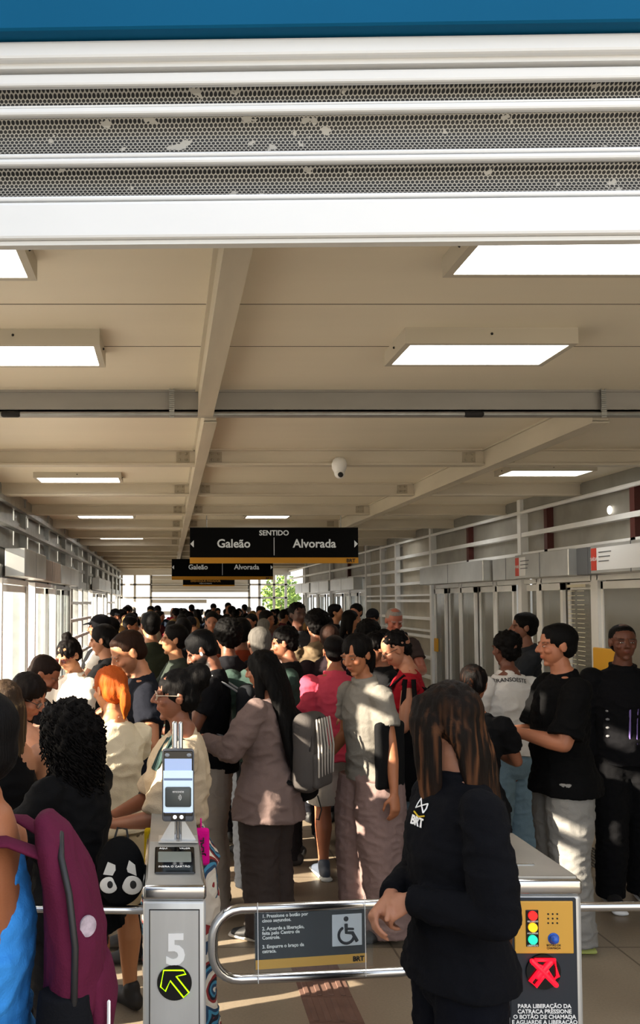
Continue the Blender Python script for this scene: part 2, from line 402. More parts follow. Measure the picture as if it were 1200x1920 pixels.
lamp(78, 225, 905, 2.97, 'ceiling light left of the long beam, first one past the conduit')
lamp(750, 846, 963, 2.98, 'small bright ceiling light right of the black hanging sign and higher than it')
lamp(150, 250, 972, 2.98, 'small ceiling light on the left, second one past the conduit')
lamp(460, 537, 972, 2.985, 'faint narrow ceiling light just above the word on the first black sign')
lamp(672, 722, 1003, 2.985, 'tiny ceiling light touching the right end of the first black sign')
lamp(190, 268, 1011, 2.985, 'tiny ceiling light on the left, third one past the conduit')
lamp(594, 630, 1057, 2.99, 'faintest distant ceiling light below the right half of the first black sign', .3)
# ---------------------------------------------------------------- security camera
c = P(635, 851, 6.3); yb_ = beams_y[1]-.035
c = P(635, 851, yb_)
t = empty('security_camera', (c.x, yb_-.02, ZB), 'white dome security camera hanging from the second cross beam', 'security camera')
obj('mounting_base', MB().tube([(0, 0, .0), (0, 0, -.035), (0, -.005, -.055)], [.058, .055, .045], 20), M_white, t, True)
b = obj('camera_ball', MB().ell((0, -.01, -.075), (.04, .04, .04), n=20), M_white, t, True)
obj('lens', MB().tube([(0, -.035, -.085), (0, -.054, -.092)], .02, 14), M_dark, b, True)
t = empty('speaker_unit', (XR+.03, 8.15, 2.70), 'small white lit unit on the upper right wall panel', 'wall light')
obj('shade', MB().ell((0, 0, 0), (.02, .03, .04)), mat('unit_white', 'FFFFFF', .4, emit=(1, .95, .85), es=1.5), t, True)
# ---------------------------------------------------------------- hanging signs
M_sign = mat('sign_black', '07080A', .6, spec=.1, var=.1, bump=.1, bscale=6); M_yel = mat('sign_yellow', 'D99A16', .5); M_let = mat('sign_lettering', 'C9CBC8', .5, emit='C9CBC8', es=.12)
def sign(u0, u1, v0, v1, y, lab, kind):
    a, b = P(u0, v0, y), P(u1, v1, y); w = b.x-a.x; h = a.z-b.z
    t = empty('hanging_sign', ((a.x+b.x)/2, y, b.z), lab, 'sign')
    obj('board', MB().box((-w/2, 0, h*.16), (w/2, .05, h)), M_sign, t)
    obj('yellow_band', MB().box((-w/2, -.002, 0), (w/2, .05, h*.16)), M_yel, t, label='yellow band along the bottom of the sign')
    if kind < 3:
        dv = MB().box((-.004, -.004, h*.22), (.004, 0, h*(.72 if kind == 1 else .85))); obj('divider', dv, M_let, t)
        z = h*.54 if kind == 1 else h*.6
        if kind == 1: lettering('SENTIDO', h*.2, (0, -.003, h*.84), M_let, t, bold=.002)
        lettering('Galeão', h*.33, (-w*.24, -.003, z), M_let, t, bold=.003); lettering('Alvorada', h*.33, (w*.24, -.003, z), M_let, t, bold=.003)
        for s in (-1, 1):
            q = s*(w/2-.05); obj('arrow_mark', MB().prism([(q, z-h*.1), (q+s*.045, z), (q, z+h*.1)], .003, Matrix.Translation((0, -.003, 0))), M_let, t)
        lettering('BRT', h*.14, (w*.455, -.004, h*.07), mat('sign_print', '1A1206', .5), t, bold=.002)
    else:
        lettering('EMBARQUE PARADOR', h*.4, (-.1, -.003, h*.68), mat('sign_amber', 'B98A3A', .5), t, bold=.003); lettering('TODAS AS PARADAS', h*.18, (-.1, -.003, h*.35), M_let, t)
    cb = MB()
    for s in (-.4, .4): cb.tube([(w*s, .025, h), (w*s, .025, ZC-b.z-.02)], .006, 6)
    obj('suspension_rod', cb, M_steel, t)
sign(356, 672, 989, 1056, 11.3, 'large black hanging direction sign with yellow band, nearest of the three', 1)
sign(322, 512, 1048, 1087, 19, 'second black hanging direction sign, half hidden below the large one', 2)
sign(343, 440, 1085, 1099, 27, 'small dark sign partly hidden under the second direction sign', 3)
# ---------------------------------------------------------------- door motor boxes
M_boxm = mat('motor_box_metal', 'C6C7C4', .33, metal=.6, var=.2, vscale=3, bump=.04); M_sred = mat('sticker_red', 'C23A26', .5); M_sgr = mat('sticker_grey', '63666A', .5); M_pap = mat('sticker_paper', 'DFE0DF', .5)
M_ink = mat('sticker_ink', '55585C', .6)
def hbox(side, ya, yb, lab, sticker=None, m=None, proj=.2, z0=2.1, z1=2.36):
    x = XR if side > 0 else XL
    t = empty('door_motor_box', (x-side*(proj/2+.03), (ya+yb)/2, z0), lab, 'door motor box', 'boxes over the sliding doors'); L_ = (yb-ya)/2; h = z1-z0
    obj('casing', MB().rbox((-proj/2, -L_, 0), (proj/2, L_, h), .006, 1), m or M_boxm, t)
    fx = -side*(proj/2+.002)
    obj('seam_plate', MB().box((fx, -.006, .0), (fx*.98, .006, h)), M_sgr, t)
    if sticker:
        s = obj('sticker', MB().box((fx-.001*side, L_*.55 if sticker == 2 else -L_+.02, .03), (fx*.99, L_-.02, h-.03)), M_pap, t, label='white notice sticker')
        a = L_-.02
        obj('red_strip', MB().box((fx-.003*side, a-.1, .03), (fx*.99, a, h-.03)), M_sred, s)
        mb = MB()
        for q in range(3): mb.box((fx-.004*side, a-.36+.02*q, h-.075-.04*q), (fx*.99, a-.14, h-.067-.04*q))
        obj('print_lines', mb, M_ink, s)
        lettering('SAÍDA' if sticker == 1 else 'PARE', .045, (fx-.004*side, a-.05, h/2), M_pap, s, rz=-side*PI/2)
hbox(1, 6.6, 8.0, 'metal box over the doors with red and white sticker at the right edge', 1)
hbox(1, 8.0, 8.45, 'short plain recessed metal box between the two stickered boxes', None, M_sgr, .12)
hbox(1, 8.35+.1, 9.75, 'long metal box over the doors with faded red and grey sticker', 2)
hbox(1, 9.85, 10.7, 'short plain metal box left of the faded sticker box', None, None, .1)
hbox(1, 10.75, 13.45, 'long shiny metal box over the doors before the slatted stretch', None)
for q in range(3): hbox(1, 18.3+q*2.9, 20.9+q*2.9, ['first distant metal door box beyond the slatted stretch', 'second distant metal door box beyond the slatted stretch', 'furthest metal door box on the right side'][q])
hbox(-1, 8.7, 10.2, 'light grey metal box over the glass doors at the left edge', z1=2.38)
hbox(-1, 10.25, 12.0, 'brown-stained metal box over the left doors, second from the left edge', m=mat('stained_box', '9A8878', .5, metal=.3, var=.4, vscale=6), proj=.15)
hbox(-1, 12.1, 14.4, 'third metal box along the left wall, before the slatted stretch', proj=.15)
hbox(-1, 18.6, 22.4, 'distant metal box on the left wall after the slatted stretch', proj=.15)
# ---------------------------------------------------------------- route plan on glass, yellow strip
mb = MB()
for q in range(17):
    for s in (0, 1): mb.box((XR-.044, 8.52+s*.2+random.random()*.02, 1.95-q*.045), (XR-.042, 8.68+s*.2, 1.957-q*.045))
mb.box((XR-.045, 8.5, 1.99), (XR-.043, 8.9, 2.02))
o = obj('route_plan', mb, mat('plan_print', 'D8D2B8', .5)); tag(settle(o), 'pale route plan printed on the glass door above the right man\'s head', 'notice')
for (ya, yb, z0, z1, lab) in ((7.9, 8.35, 1.2, 1.42, 'yellow panel behind the glass beside the black-shirted man\'s head'), (13.2, 13.34, 1.1, 1.3, 'small yellow box on the end door post right of the crowd')):
    o = obj('yellow_panel', MB().rbox((XR-.06, ya, z0), (XR-.03, yb, z1), .008, 1), mat('warm_yellow', 'E0A52A', .5)); tag(settle(o), lab, 'panel')
# ---------------------------------------------------------------- roller shutter above
rot = Matrix.Rotation(math.radians(-1.3), 4, 'Z'); YS = 1.70
def perf_mat():
    m = bpy.data.materials.new('perforated_slat'); m.use_nodes = True; n = m.node_tree; b = n.nodes['Principled BSDF']; L = n.links
    tc = n.nodes.new('ShaderNodeTexCoord'); sp = n.nodes.new('ShaderNodeSeparateXYZ'); L.new(tc.outputs['Object'], sp.inputs[0])
    def mth(op, a, b_=None, c=None):
        k = n.nodes.new('ShaderNodeMath'); k.operation = op
        for i, q in enumerate((a, b_, c)):
            if q is None: continue
            if isinstance(q, (int, float)): k.inputs[i].default_value = q
            else: L.new(q, k.inputs[i])
        return k.outputs[0]
    px, pz = .0088, .0065
    row = mth('DIVIDE', sp.outputs[2], pz); rf = mth('FLOOR', row); off = mth('MULTIPLY', mth('MODULO', rf, 2.0), .5)
    cx = mth('SUBTRACT', mth('FRACT', mth('ADD', mth('DIVIDE', sp.outputs[0], px), off)), .5); cz = mth('SUBTRACT', mth('FRACT', row), .5)
    dist = mth('SQRT', mth('ADD', mth('MULTIPLY', cx, cx), mth('MULTIPLY', mth('MULTIPLY', cz, cz), .75)))
    hole = mth('LESS_THAN', dist, .41)
    t = n.nodes.new('ShaderNodeTexNoise'); t.inputs['Scale'].default_value = 26; t.inputs['Detail'].default_value = 5; L.new(tc.outputs['Object'], t.inputs['Vector'])
    clog = mth('LESS_THAN', t.outputs[0], .66); hole = mth('MULTIPLY', hole, clog)
    x = n.nodes.new('ShaderNodeMix'); x.data_type = 'RGBA'; L.new(hole, x.inputs[0])
    x.inputs[6].default_value = (*lin('A9A59C'), 1); x.inputs[7].default_value = (*lin('1A1918'), 1); L.new(x.outputs[2], b.inputs['Base Color'])
    b.inputs['Roughness'].default_value = .55; return m
M_sh = mat('shutter_paint', 'DFE0E0', .5, var=.05, vscale=6, stretch=(.3, 1, 1)); M_perf = perf_mat()
t = empty('roller_shutter', (.75, YS, P(600, 450, YS).z), 'rolled-up white security shutter with perforated slats across the top', 'shutter', rz=math.radians(-1.3))
zb = t.location.z
def zz(v): return P(600, v, YS).z - zb
X0, X1 = -1.35, 1.2
obj('bottom_bar', MB().rbox((X0, -.012, zz(443)), (X1, .022, zz(374)), .006, 2), M_sh, t)
obj('bottom_edge', MB().box((X0, -.002, zz(443)-.001), (X1, .02, zz(452))).box((X0, .0, zz(370)), (X1, .02, zz(376))), mat('pale_edge_paint', 'D9D9D6', .7), t)  # edge strips slightly greyer than the bar
def slat(va, vb, vc, vd, ve):    # highlight lip va-vb, mesh vc-vd, lower lip ve
    s = obj('slat', MB().rbox((X0, -.006, zz(vb)), (X1, .03, zz(va)), .005, 2).rbox((X0, .0, zz(ve)), (X1, .03, zz(vd)-.001), .004, 2), M_sh, t)
    mb = MB(); n_ = 8
    pts = []
    for i in range(n_+1):
        q = i/n_; pts.append((q, .008+.022*math.sin(q*PI)**.6*1.0))
    for i in range(n_):
        (a, ya), (b, yb) = pts[i], pts[i+1]; za, zc = zz(vc)*(1-a)+zz(vd)*a, zz(vc)*(1-b)+zz(vd)*b
        mb.add([(X0, ya, za), (X1, ya, za), (X1, yb, zc), (X0, yb, zc)], [(0, 1, 2, 3)])
    mb.box((X0, .034, zz(vd)), (X1, .038, zz(vc)))
    obj('perforated_panel', mb, M_perf, s, True)
slat(128, 151, 151, 184, 190)
slat(192, 206, 207, 275, 284)
slat(288, 300, 302, 356, 366)
obj('joint', MB().box((X0, .046, zz(372)), (X1, .056, zz(100))), M_dark, t)
# lintel and blue fascia over it
lt = MB().rbox((X0-.1, -.03, zz(113)), (X1+.1, .06, zz(80)), .006, 2).box((X0-.1, -.012, zz(122)), (X1+.1, .05, zz(112)))
o = obj('shutter_lintel', lt, M_sh); o.location = t.location; o.rotation_euler = t.rotation_euler; tag(settle(o), 'white steel lintel between the blue fascia and the shutter', 'lintel'); o.rotation_euler = t.rotation_euler
fa = MB().rbox((X0-.3, -.06, zz(78)), (X1+.3, .1, zz(78)+.55), .004, 1)
o = obj('blue_fascia', fa, mat('fascia_blue', '09547A', .7, spec=.08, var=.12, vscale=2.2, stretch=(.6, 1, 1))); o.location = t.location; o.rotation_euler = t.rotation_euler; tag(settle(o), 'blue painted fascia panel along the top of the picture', 'fascia')
# ---------------------------------------------------------------- tactile paving strip
mb = MB(); xa, xb = .62, .86
M_tac = mat('tactile_red', '705347', .7, var=.3, vscale=8)
for i in range(90):
    y = 1.2 + i*.25
    if y > 4.7: break
    mb.box((xa, y, 0), (xb, y+.246, .004))
    for q in range(4): mb.rbox((xa+.02+q*.056, y+.01, .003), (xa+.046+q*.056, y+.236, .009), .003, 1)
o = obj('tactile_paving', mb, M_tac); o['kind'] = 'structure'; o['label'] = 'reddish ribbed tactile paving strip along the floor'
dn_mb = MB()
for i in range(34):
    x = XR-1.6+i*.035
    dn_mb.box((x, 6.2, .001), (x+.02, 6.7, .004))
o = obj('drain_grate', dn_mb, mat('grate', '3A3733', .5, metal=.6)); tag(settle(o), 'metal floor grate in front of the right doors', 'grate')
# ================================================================== TURNSTILES AND GATE
M_brush = mat('brushed_steel', 'CFD0D0', .36, metal=.5, var=.12, vscale=12, stretch=(1, 1, .2), bump=.03)
M_brushd = mat('brushed_steel_dark', 'A9A8A4', .36, metal=.5, var=.15, vscale=10, stretch=(1, 1, .2))
M_chrome = mat('tube_steel', 'C9CACC', .16, metal=1.0)
M_char = mat('charcoal_panel', '34383E', .5, spec=.2); M_blk = mat('black_gloss', '0B0B0C', .12); M_txt = mat('white_print', 'FAFAFA', .6)
M_amber = mat('amber_plate', 'D9A441', .45)
def rim_box(mb, x0, x1, y0, y1, z0, z1, r=.012): mb.rbox((x0, y0, z0), (x1, y1, z1), r, 3)
def arrow_pts(s=1.0):
    # up-left arrow outline in the xz plane
    p = [(-.36, .42), (.30, .42), (.38, .30), (.06, .22), (.48, -.30), (.30, -.46), (-.14, .08), (-.30, -.26), (-.46, -.12)]
    return [(x*s, z*s) for x, z in p]
# --- left turnstile (number 5)
yf = 2.75; a = P(268, 1690, yf); b = P(386, 1660, yf); w = (b.x-a.x)/2; cx = (a.x+b.x)/2; zt = b.z; zr = P(300, 1688, yf).z
t = empty('turnstile', (cx, yf, 0), 'grey steel turnstile cabinet with a large white 5 and green arrow', 'turnstile')
obj('cabinet', MB().rbox((-w, .0, 0), (w, .95, zr-.002), .01, 2), M_brush, t, True)
obj('front_panel', MB().rbox((-w+.022, -.004, .02), (w-.022, .004, zr-.03), .002, 1), M_brush, t)
obj('panel_groove', MB().box((-w+.019, -.0015, .02), (-w+.022, .0, zr-.03)).box((w-.022, -.0015, .02), (w-.019, 0, zr-.03)).box((-w+.019, -.0015, zr-.03), (w-.019, 0, zr-.027)), M_dark, t)
obj('rim', MB().rbox((-w-.002, -.006, zr), (w+.002, .97, zt), .012, 3), M_chrome, t, True)
hb = P(330, 1597, yf+.2).z
con = MB(); c0, c1 = w-.006, w-.014
zb_ = zt+.075
con.add([(-c0, .004, zt), (c0, .004, zt), (c0, .9, zt), (-c0, .9, zt), (-c1, .03, zt+.012), (c1, .03, zt+.012), (c1-.002, .215, zb_), (-c1+.002, .215, zb_), (c1, .88, zb_), (-c1, .88, zb_)],
        [(0,1,5,4), (4,5,6,7), (7,6,8,9), (0,4,7,9,3), (1,2,8,6,5), (3,9,8,2), (0,3,2,1)])
obj('console', con, M_brushd, t)
sl_ = math.atan2(zb_-zt-.012, .185); R = Matrix.Translation((0, .03, zt+.012)) @ Matrix.Rotation(sl_, 4, 'X')
d = obj('display_bezel', MB().rbox((-.062, .02, .0), (.066, .16, .006), .004, 1, R), M_blk, t)
obj('display_screen', MB().rbox((-.052, .075, .004), (.055, .13, .008), .002, 1, R), mat('lcd', '7E847E', .2), d)
l = obj('bezel_print', text_mesh('INSIRA O CARTÃO', .012, ext=.0006), M_txt, d); l.matrix_local = R @ Matrix.Translation((0, .05, .007))
for s, q in ((-1, 'AQUI'), (1, 'VALOR')):
    l = obj('bezel_print', text_mesh(q, .011, ext=.0006), M_txt, d); l.matrix_local = R @ Matrix.Translation((s*.035, .147, .007))
lettering('5', .128, (-.002+.006, -.0055, P(333, 1782, yf).z), M_txt, t, bold=.004, name='number')
zc = P(332, 1841, yf).z
dsc = obj('arrow_light', MB().tube([(0, -.008, zc), (0, .0, zc)], .053, 40, cap='flat'), M_blk, t)
pts = [V((x*.092, -.010, zc+z*.092)) for x, z in arrow_pts()]
obj('green_arrow', MB().tube(pts, .0022, 6, closed=True), mat('led_green', '9BE600', .4, emit='8FE000', es=1.6), dsc)
# face reader standing on it
yp = yf+.2; q = P(334, 1597, yp); zk = P(334, 1540, yp).z; ztop = P(334, 1404, yp).z; zpole = P(334, 1357, yp+.03).z
r = empty('face_reader', (q.x, yp, zb_), 'upright face and card reader with lit screen on the number 5 turnstile', 'reader')
obj('pole', MB().tube([(-.011, .035, 0), (-.011, .035, zpole-zb_)], .0095, 10).tube([(.009, .035, 0), (.009, .035, zpole-zb_)], .008, 10), M_chrome, r, True)
mb = MB()
for s in (-1, 1): mb.prism([(s*.012, 0), (s*.062, 0), (s*.012, .085)], .004, Matrix.Translation((0, .02, 0)))
mb.box((-.065, .0, 0), (.065, .08, .004))
obj('bracket', mb, M_brush, r)
z0, z1 = zk-zb_, ztop-zb_
hs = obj('reader_body', MB().rbox((-.053, -.012, z0), (.053, .02, z1), .01, 3), mat('reader_grey', '6C7078', .35, metal=.4), r, True)
fc = obj('black_face', MB().rbox((-.048, -.014, z0+.02), (.048, -.010, z1-.005), .002, 1), M_blk, hs)
zs0, zs1 = P(334, 1522, yp).z-zb_, P(334, 1421, yp).z-zb_
obj('lit_screen', MB().box((-.045, -.016, zs0), (.045, -.0145, zs1)), mat('screen_blue', 'AFC3E6', .3, emit='8FA6D8', es=.25), hs)
obj('screen_picture', MB().box((-.049, -.0172, zs0+.002), (.049, -.0162, zs0+(zs1-zs0)*.78)), mat('screen_white', 'D9ECF5', .3, emit='BFD6EA', es=.25), hs)
mb = MB().box((-.047, -.018, zs0+(zs1-zs0)*.60), (.047, -.0174, zs0+(zs1-zs0)*.64)); obj('screen_line', mb, mat('screen_line', '7F94BE', .4), hs)
cr = obj('card_reader', MB().rbox((-.043, -.030, z0+.052), (.043, -.017, z0+.118), .02, 3), mat('card_reader_grey', '4D5252', .3), r, True)
lettering('encoste', .012, (0, -.031, z0+.104), M_txt, cr, ext=.0005)
mb = MB()
for rr_ in (.004, .008, .012):
    mb.tube([(rr_*math.cos(x)-.002, -.031, z0+.085+rr_*math.sin(x)) for x in (-.9, -.45, 0, .45, .9)], .0009, 5)
obj('contactless_mark', mb, M_txt, cr)
obj('reader_window', MB().rbox((-.024, -.016, z0+.006), (.024, -.012, z0+.03), .003, 1), M_blk, hs)
for s in (-.011, .011): obj('reader_led', MB().ell((s, -.017, z0+.018), (.006, .003, .006)), mat('led_white', 'FFFFFF', .3, emit='FFFFFF', es=2), hs, True)
for s in (-.036, .036): obj('camera_dot', MB().ell((s, -.015, z1-.018), (.008, .002, .006)), mat('sensor_grey', '9DA3AD', .3), hs, True)
# bars of the turnstiles
p0 = P(268, 1706, 2.95); o = obj('turnstile_bar', MB().tube([(p0.x, 2.95, p0.z), (-1.25, 2.95, p0.z+.01)], .014, 14), M_chrome, None, True); tag(settle(o), 'steel bar reaching left from the number 5 turnstile', 'turnstile bar')
p0 = P(1094, 1700, 2.95); o = obj('turnstile_bar', MB().tube([(p0.x-.03, 2.95, p0.z), (2.6, 3.0, p0.z-.01)], .015, 14), M_chrome, None, True); tag(settle(o), 'steel bar reaching right from the turnstile with the amber plate', 'turnstile bar')
# --- right turnstile
yf = 2.69; a = P(940, 1680, yf); b = P(1091, 1652, yf); w = (b.x-a.x)/2; cx = (a.x+b.x)/2; zt = b.z; zr = P(1000, 1678, yf).z
t = empty('turnstile', (cx, yf, 0), 'grey steel turnstile cabinet with amber call plate and red crossed arrow', 'turnstile')
obj('cabinet', MB().rbox((-w, 0, 0), (w, .5, zr-.002), .014, 3), M_brush, t, True)
obj('front_panel', MB().rbox((-w+.02, -.005, .02), (w-.02, .004, zr-.008), .003, 1), M_char, t)
obj('rim', MB().rbox((-w-.002, -.006, zr), (w+.002, .52, zt+.004), .012, 3), M_chrome, t, True)
obj('top_plate', MB().rbox((-w+.008, .01, zt+.002), (w-.008, .51, zt+.012), .006, 2), mat('top_steel', '9A9489', .3, metal=.7, var=.2, vscale=5), t)
obj('latch', MB().rbox((-.03, .12, zt+.010), (.03, .13, zt+.016), .002, 1), M_chrome, t); obj('latch', MB().rbox((-.07, .33, zt+.010), (-.01, .34, zt+.016), .002, 1), M_chrome, t)
za, zc_ = P(1000, 1688, yf).z, P(1000, 1786, yf).z; xa, xb = P(962, 1700, yf).x-cx, P(1072, 1700, yf).x-cx
pl = obj('amber_plate', MB().rbox((xa, -.009, zc_), (xb, -.004, za), .006, 2), M_amber, t)
def Q(u, v): p = P(u, v, yf-.01); return p.x-cx, p.z
x, z = Q(998, 1740); lb = obj('light_strip', MB().rbox((x-.019, -.012, Q(0, 1775)[1]), (x+.019, -.008, Q(0, 1706)[1]), .006, 2), M_blk, pl)
for i, (v, c_, nm) in enumerate(((1716, 'F01818', 'red_button'), (1738, 'F0A018', 'amber_button'), (1761, '18C890', 'green_button'))):
    x, z = Q(998, v); obj(nm, MB().tube([(x, -.017, z), (x, -.011, z)], .0135, 20, cap='flat'), mat(nm, c_, .3, emit=c_, es=.9), lb)
    lettering(['FECHADO', 'AGUARDE', 'LIBERADO'][i], .007, (x, -.0125, z-.018), M_txt, lb, ext=.0004)
mb = MB()
for i in range(3):
    for j in range(3): x, z = Q(1028+8.5*i, 1714+8.5*j); mb.tube([(x, -.010, z), (x, -.0085, z)], .0028, 8, cap='flat')
obj('speaker_holes', mb, M_dark, pl)
x, z = Q(1038, 1760); obj('call_button', MB().tube([(x, -.010, z), (x, -.0085, z)], .017, 20, cap='flat').tube([(x, -.018, z), (x, -.009, z)], .0125, 20), mat('call_blue', '2B62C8', .3), pl, True)
lettering('BOTÃO DE\nCHAMADA', .0085, (x, -.0105, z-.024), M_dark, pl, ext=.0004)
x, z = Q(1019, 1822); dsc = obj('arrow_light', MB().tube([(x, -.012, z), (x, -.003, z)], .0515, 40, cap='flat'), M_blk, t)
mr = mat('led_red', 'FF1020', .4, emit='FF0A1E', es=1.5); mb = MB(); A_ = .088
pts = [V((x-xx*A_, -.016, z+zz_*A_)) for xx, zz_ in arrow_pts()]
mb.tube(pts, .0055, 8, closed=True); mb.tube([(x-.036, -.017, z+.034), (x+.034, -.017, z-.036)], .0075, 8); mb.tube([(x+.02, -.014, z+.03), (x-.02, -.014, z-.012)], .009, 8)
obj('red_cross_arrow', mb, mr, dsc, True)
x, z = Q(1022, 1903); lettering('PARA LIBERAÇÃO DA\nCATRACA PRESSIONE\nO BOTÃO DE CHAMADA\nE AGUARDE A LIBERAÇÃO', .0165, (x, -.0062, z), M_txt, t, bold=.0004, ext=.0005, line=.95)
# small stickers on the rim edge of the cabinet side
# --- swing gate for wheelchair users
yg = 2.93
def G(u, v, y): return P(u, v, y)
pA, pB = G(417, 1700, yg), G(790, 1692, yg+.08)
tl, tr = G(450, 1704, yg), G(955, 1686, yg+.15)
bl, br = G(450, 1836, yg), G(752, 1822, yg+.09)
le = G(421, 1760, yg); re = G(782, 1750, yg+.09)
def arc(c, r, a0, a1, n, ex):
    return [V(c) + ex*(r*math.cos(a)) + V((0,0,1))*(r*math.sin(a)) for a in np.linspace(a0, a1, n)]
ex = (V((tr.x-tl.x, tr.y-tl.y, 0))).normalized(); H_ = tl.z-bl.z; rr_ = H_*.40
path = [tr, tl] + [V(tl)+V((0,0,-rr_))+(-ex)*(rr_*math.sin(a))+V((0,0,rr_*math.cos(a))) for a in np.linspace(.3, PI/2, 6)] \
     + [V(bl)+V((0,0,rr_))+(-ex)*(rr_*math.cos(a))+V((0,0,-rr_*math.sin(a))) for a in np.linspace(0, PI/2-.3, 6)] + [bl, br] \
     + [V(br)+V((0,0,rr_))+ex*(rr_*math.sin(a))+V((0,0,-rr_*math.cos(a))) for a in np.linspace(.3, PI/2, 6)] \
     + [V(br)+V((0,0,H_-rr_))+ex*(rr_*math.cos(a))+V((0,0,rr_*math.sin(a))) for a in np.linspace(0, PI/2-.2, 5)]
t = empty('swing_gate', (tl.x, tl.y, 0), 'tubular steel wheelchair gate between the two turnstiles', 'gate')
obj('tube_frame', MB().tube([p - t.location for p in path], .0165, 14), M_chrome, t, True)
s = empty('gate_sign', (tl.x, tl.y, bl.z), 'dark instruction sign with wheelchair symbol hanging in the steel gate', 'sign')
ang = math.atan2(ex.y, ex.x); s.rotation_euler = (0, 0, ang)
x0 = (G(479, 1760, yg)-tl).x; x1 = (G(691, 1760, yg+.05)-tl).x; z1 = tl.z-bl.z-.012; z0 = .030
wd = x1-x0
bd = obj('sign_board', MB().box((x0, -.006, z0), (x1, 0, z1)), M_char, s)
obj('yellow_band', MB().box((x0, -.008, z0), (x1, -.005, z0+.03)), M_amber, s)
obj('clear_sheet', MB().box((x0-.006, -.012, z0-.012), (x1+.02, -.010, z1+.01)), glassy('clear_acrylic', 'DDE3E6', .03), s)
obj('cable_tie', MB().tube([(x0+.004, -.02, z1+.035), (x0+.006, -.018, z0-.04)], .0012, 5), M_txt, s); obj('cable_tie', MB().tube([(x1-.01, -.02, z1+.04), (x1-.008, -.02, z0-.04)], .0012, 5), M_txt, s)
zc = z0+.03+(z1-z0-.03)*.52; hs_ = .052
px = x1-.068
wp = obj('symbol_plate', MB().rbox((px-hs_, -.009, zc-hs_), (px+hs_, -.006, zc+hs_), .004, 2), mat('plate_white', 'D5DAE4', .4), s)
mk = MB(); u_ = .1
def SP(x, z): return (px+(x-.5)*u_, -.010, zc+(.5-z)*u_)
mk.ell(SP(.46, .13), (.0085, .002, .0085)); mk.tube([SP(.46, .30), SP(.47, .58), SP(.68, .60), SP(.84, .88)], [(.0062, .002)]*4, 8, side=(1, 0, 0))
mk.tube([SP(.46, .45), SP(.70, .47)], .004, 6)
mk.tube([SP(.47+.27*math.cos(a), .66+.27*math.sin(a)) for a in np.linspace(.35, PI+1.0, 14)], .0048, 6)
obj('wheelchair_symbol', mk, M_char, wp, True)
for i, (tx, zz_) in enumerate((('1. Pressione o botão por\ncinco segundos.', .86), ('2. Aguarde a liberação,\nfeita pelo Centro de\nControle.', .55), ('3. Empurre o braço da\ncatraca.', .22))):
    lettering(tx, .0155, (x0+.022, -.0075, z0+.03+(z1-z0-.03)*zz_), M_txt, bd, align='LEFT', ext=.0005, line=.95, bold=.0003)
lettering('BRT', .022, (x1-.03, -.0095, z0+.014), M_blk, bd, bold=.0008)
# ================================================================== PEOPLE
def ss(x, a, b): t = np.clip((x-a)/(b-a), 0, 1); return t*t*(3-2*t)
def remesh(mb, vox, smooth=3, name='m'):
    me = mb.mesh(name); o = bpy.data.objects.new('tmp', me); COL.objects.link(o)
    r = o.modifiers.new('r', 'REMESH'); r.mode = 'VOXEL'; r.voxel_size = vox; r.adaptivity = 0
    if smooth: q = o.modifiers.new('s', 'SMOOTH'); q.factor = .5; q.iterations = smooth
    dg = bpy.context.evaluated_depsgraph_get(); m2 = bpy.data.meshes.new_from_object(o.evaluated_get(dg)); m2.name = name
    bpy.data.objects.remove(o); bpy.data.meshes.remove(me)
    m2.polygons.foreach_set('use_smooth', [True]*len(m2.polygons)); return m2
def coords(me):
    a = np.empty(len(me.vertices)*3, 'f'); me.vertices.foreach_get('co', a); return a.reshape(-1, 3)
def normals(me):
    a = np.empty(len(me.vertices)*3, 'f'); me.vertex_normals.foreach_get('vector', a); return a.reshape(-1, 3)
def nz(c, fx, fy, fz, seed): return np.array([noise.noise((x*fx+seed, y*fy+seed*1.7, z*fz-seed)) for x, y, z in c], 'f')
def folds(me, amp, f, seed, ridged=False, zt=None):
    c = coords(me); n = normals(me); k = nz(c, *f, seed)
    if ridged: k = .35-np.abs(k)*1.6
    k = np.maximum(k, -.28)
    if zt: k = k*np.clip((zt-c[:, 2])/(.12*zt), 0, 1)
    c += n*(k*amp)[:, None]; me.vertices.foreach_set('co', c.ravel()); me.update()
def paint(me, cols, name='Col'):
    at = me.color_attributes.new(name, 'FLOAT_COLOR', 'POINT'); a = np.ones((len(cols), 4), 'f'); a[:, :3] = cols; at.data.foreach_set('color', a.ravel())
M_skin = mat('skin', 'A07050', .5, attr='Col', spec=.4, bump=.08, bscale=300)
M_hairc = mat('hair', '101010', .6, attr='Col', spec=.09, bump=.35, bscale=90, stretch=(3, 3, .25))
M_eye = mat('eye_white', 'D8D2CA', .25); M_iris = mat('eye_dark', '0E0A08', .1)
M_phone = mat('phone_black', '0C0C0E', .2); M_pscreen = mat('phone_screen', 'AEB6E0', .2, emit='8E98D0', es=.35)

def ik(S_, W_, l1, l2, pole):
    d = W_-S_; L = min(d.length, .998*(l1+l2)); d.normalize(); W2 = S_+d*L
    a = (l1*l1-l2*l2+L*L)/(2*L); h = math.sqrt(max(l1*l1-a*a, 0)); p = V(pole); p -= d*p.dot(d); p.normalize()
    return S_+d*a+p*h, W2

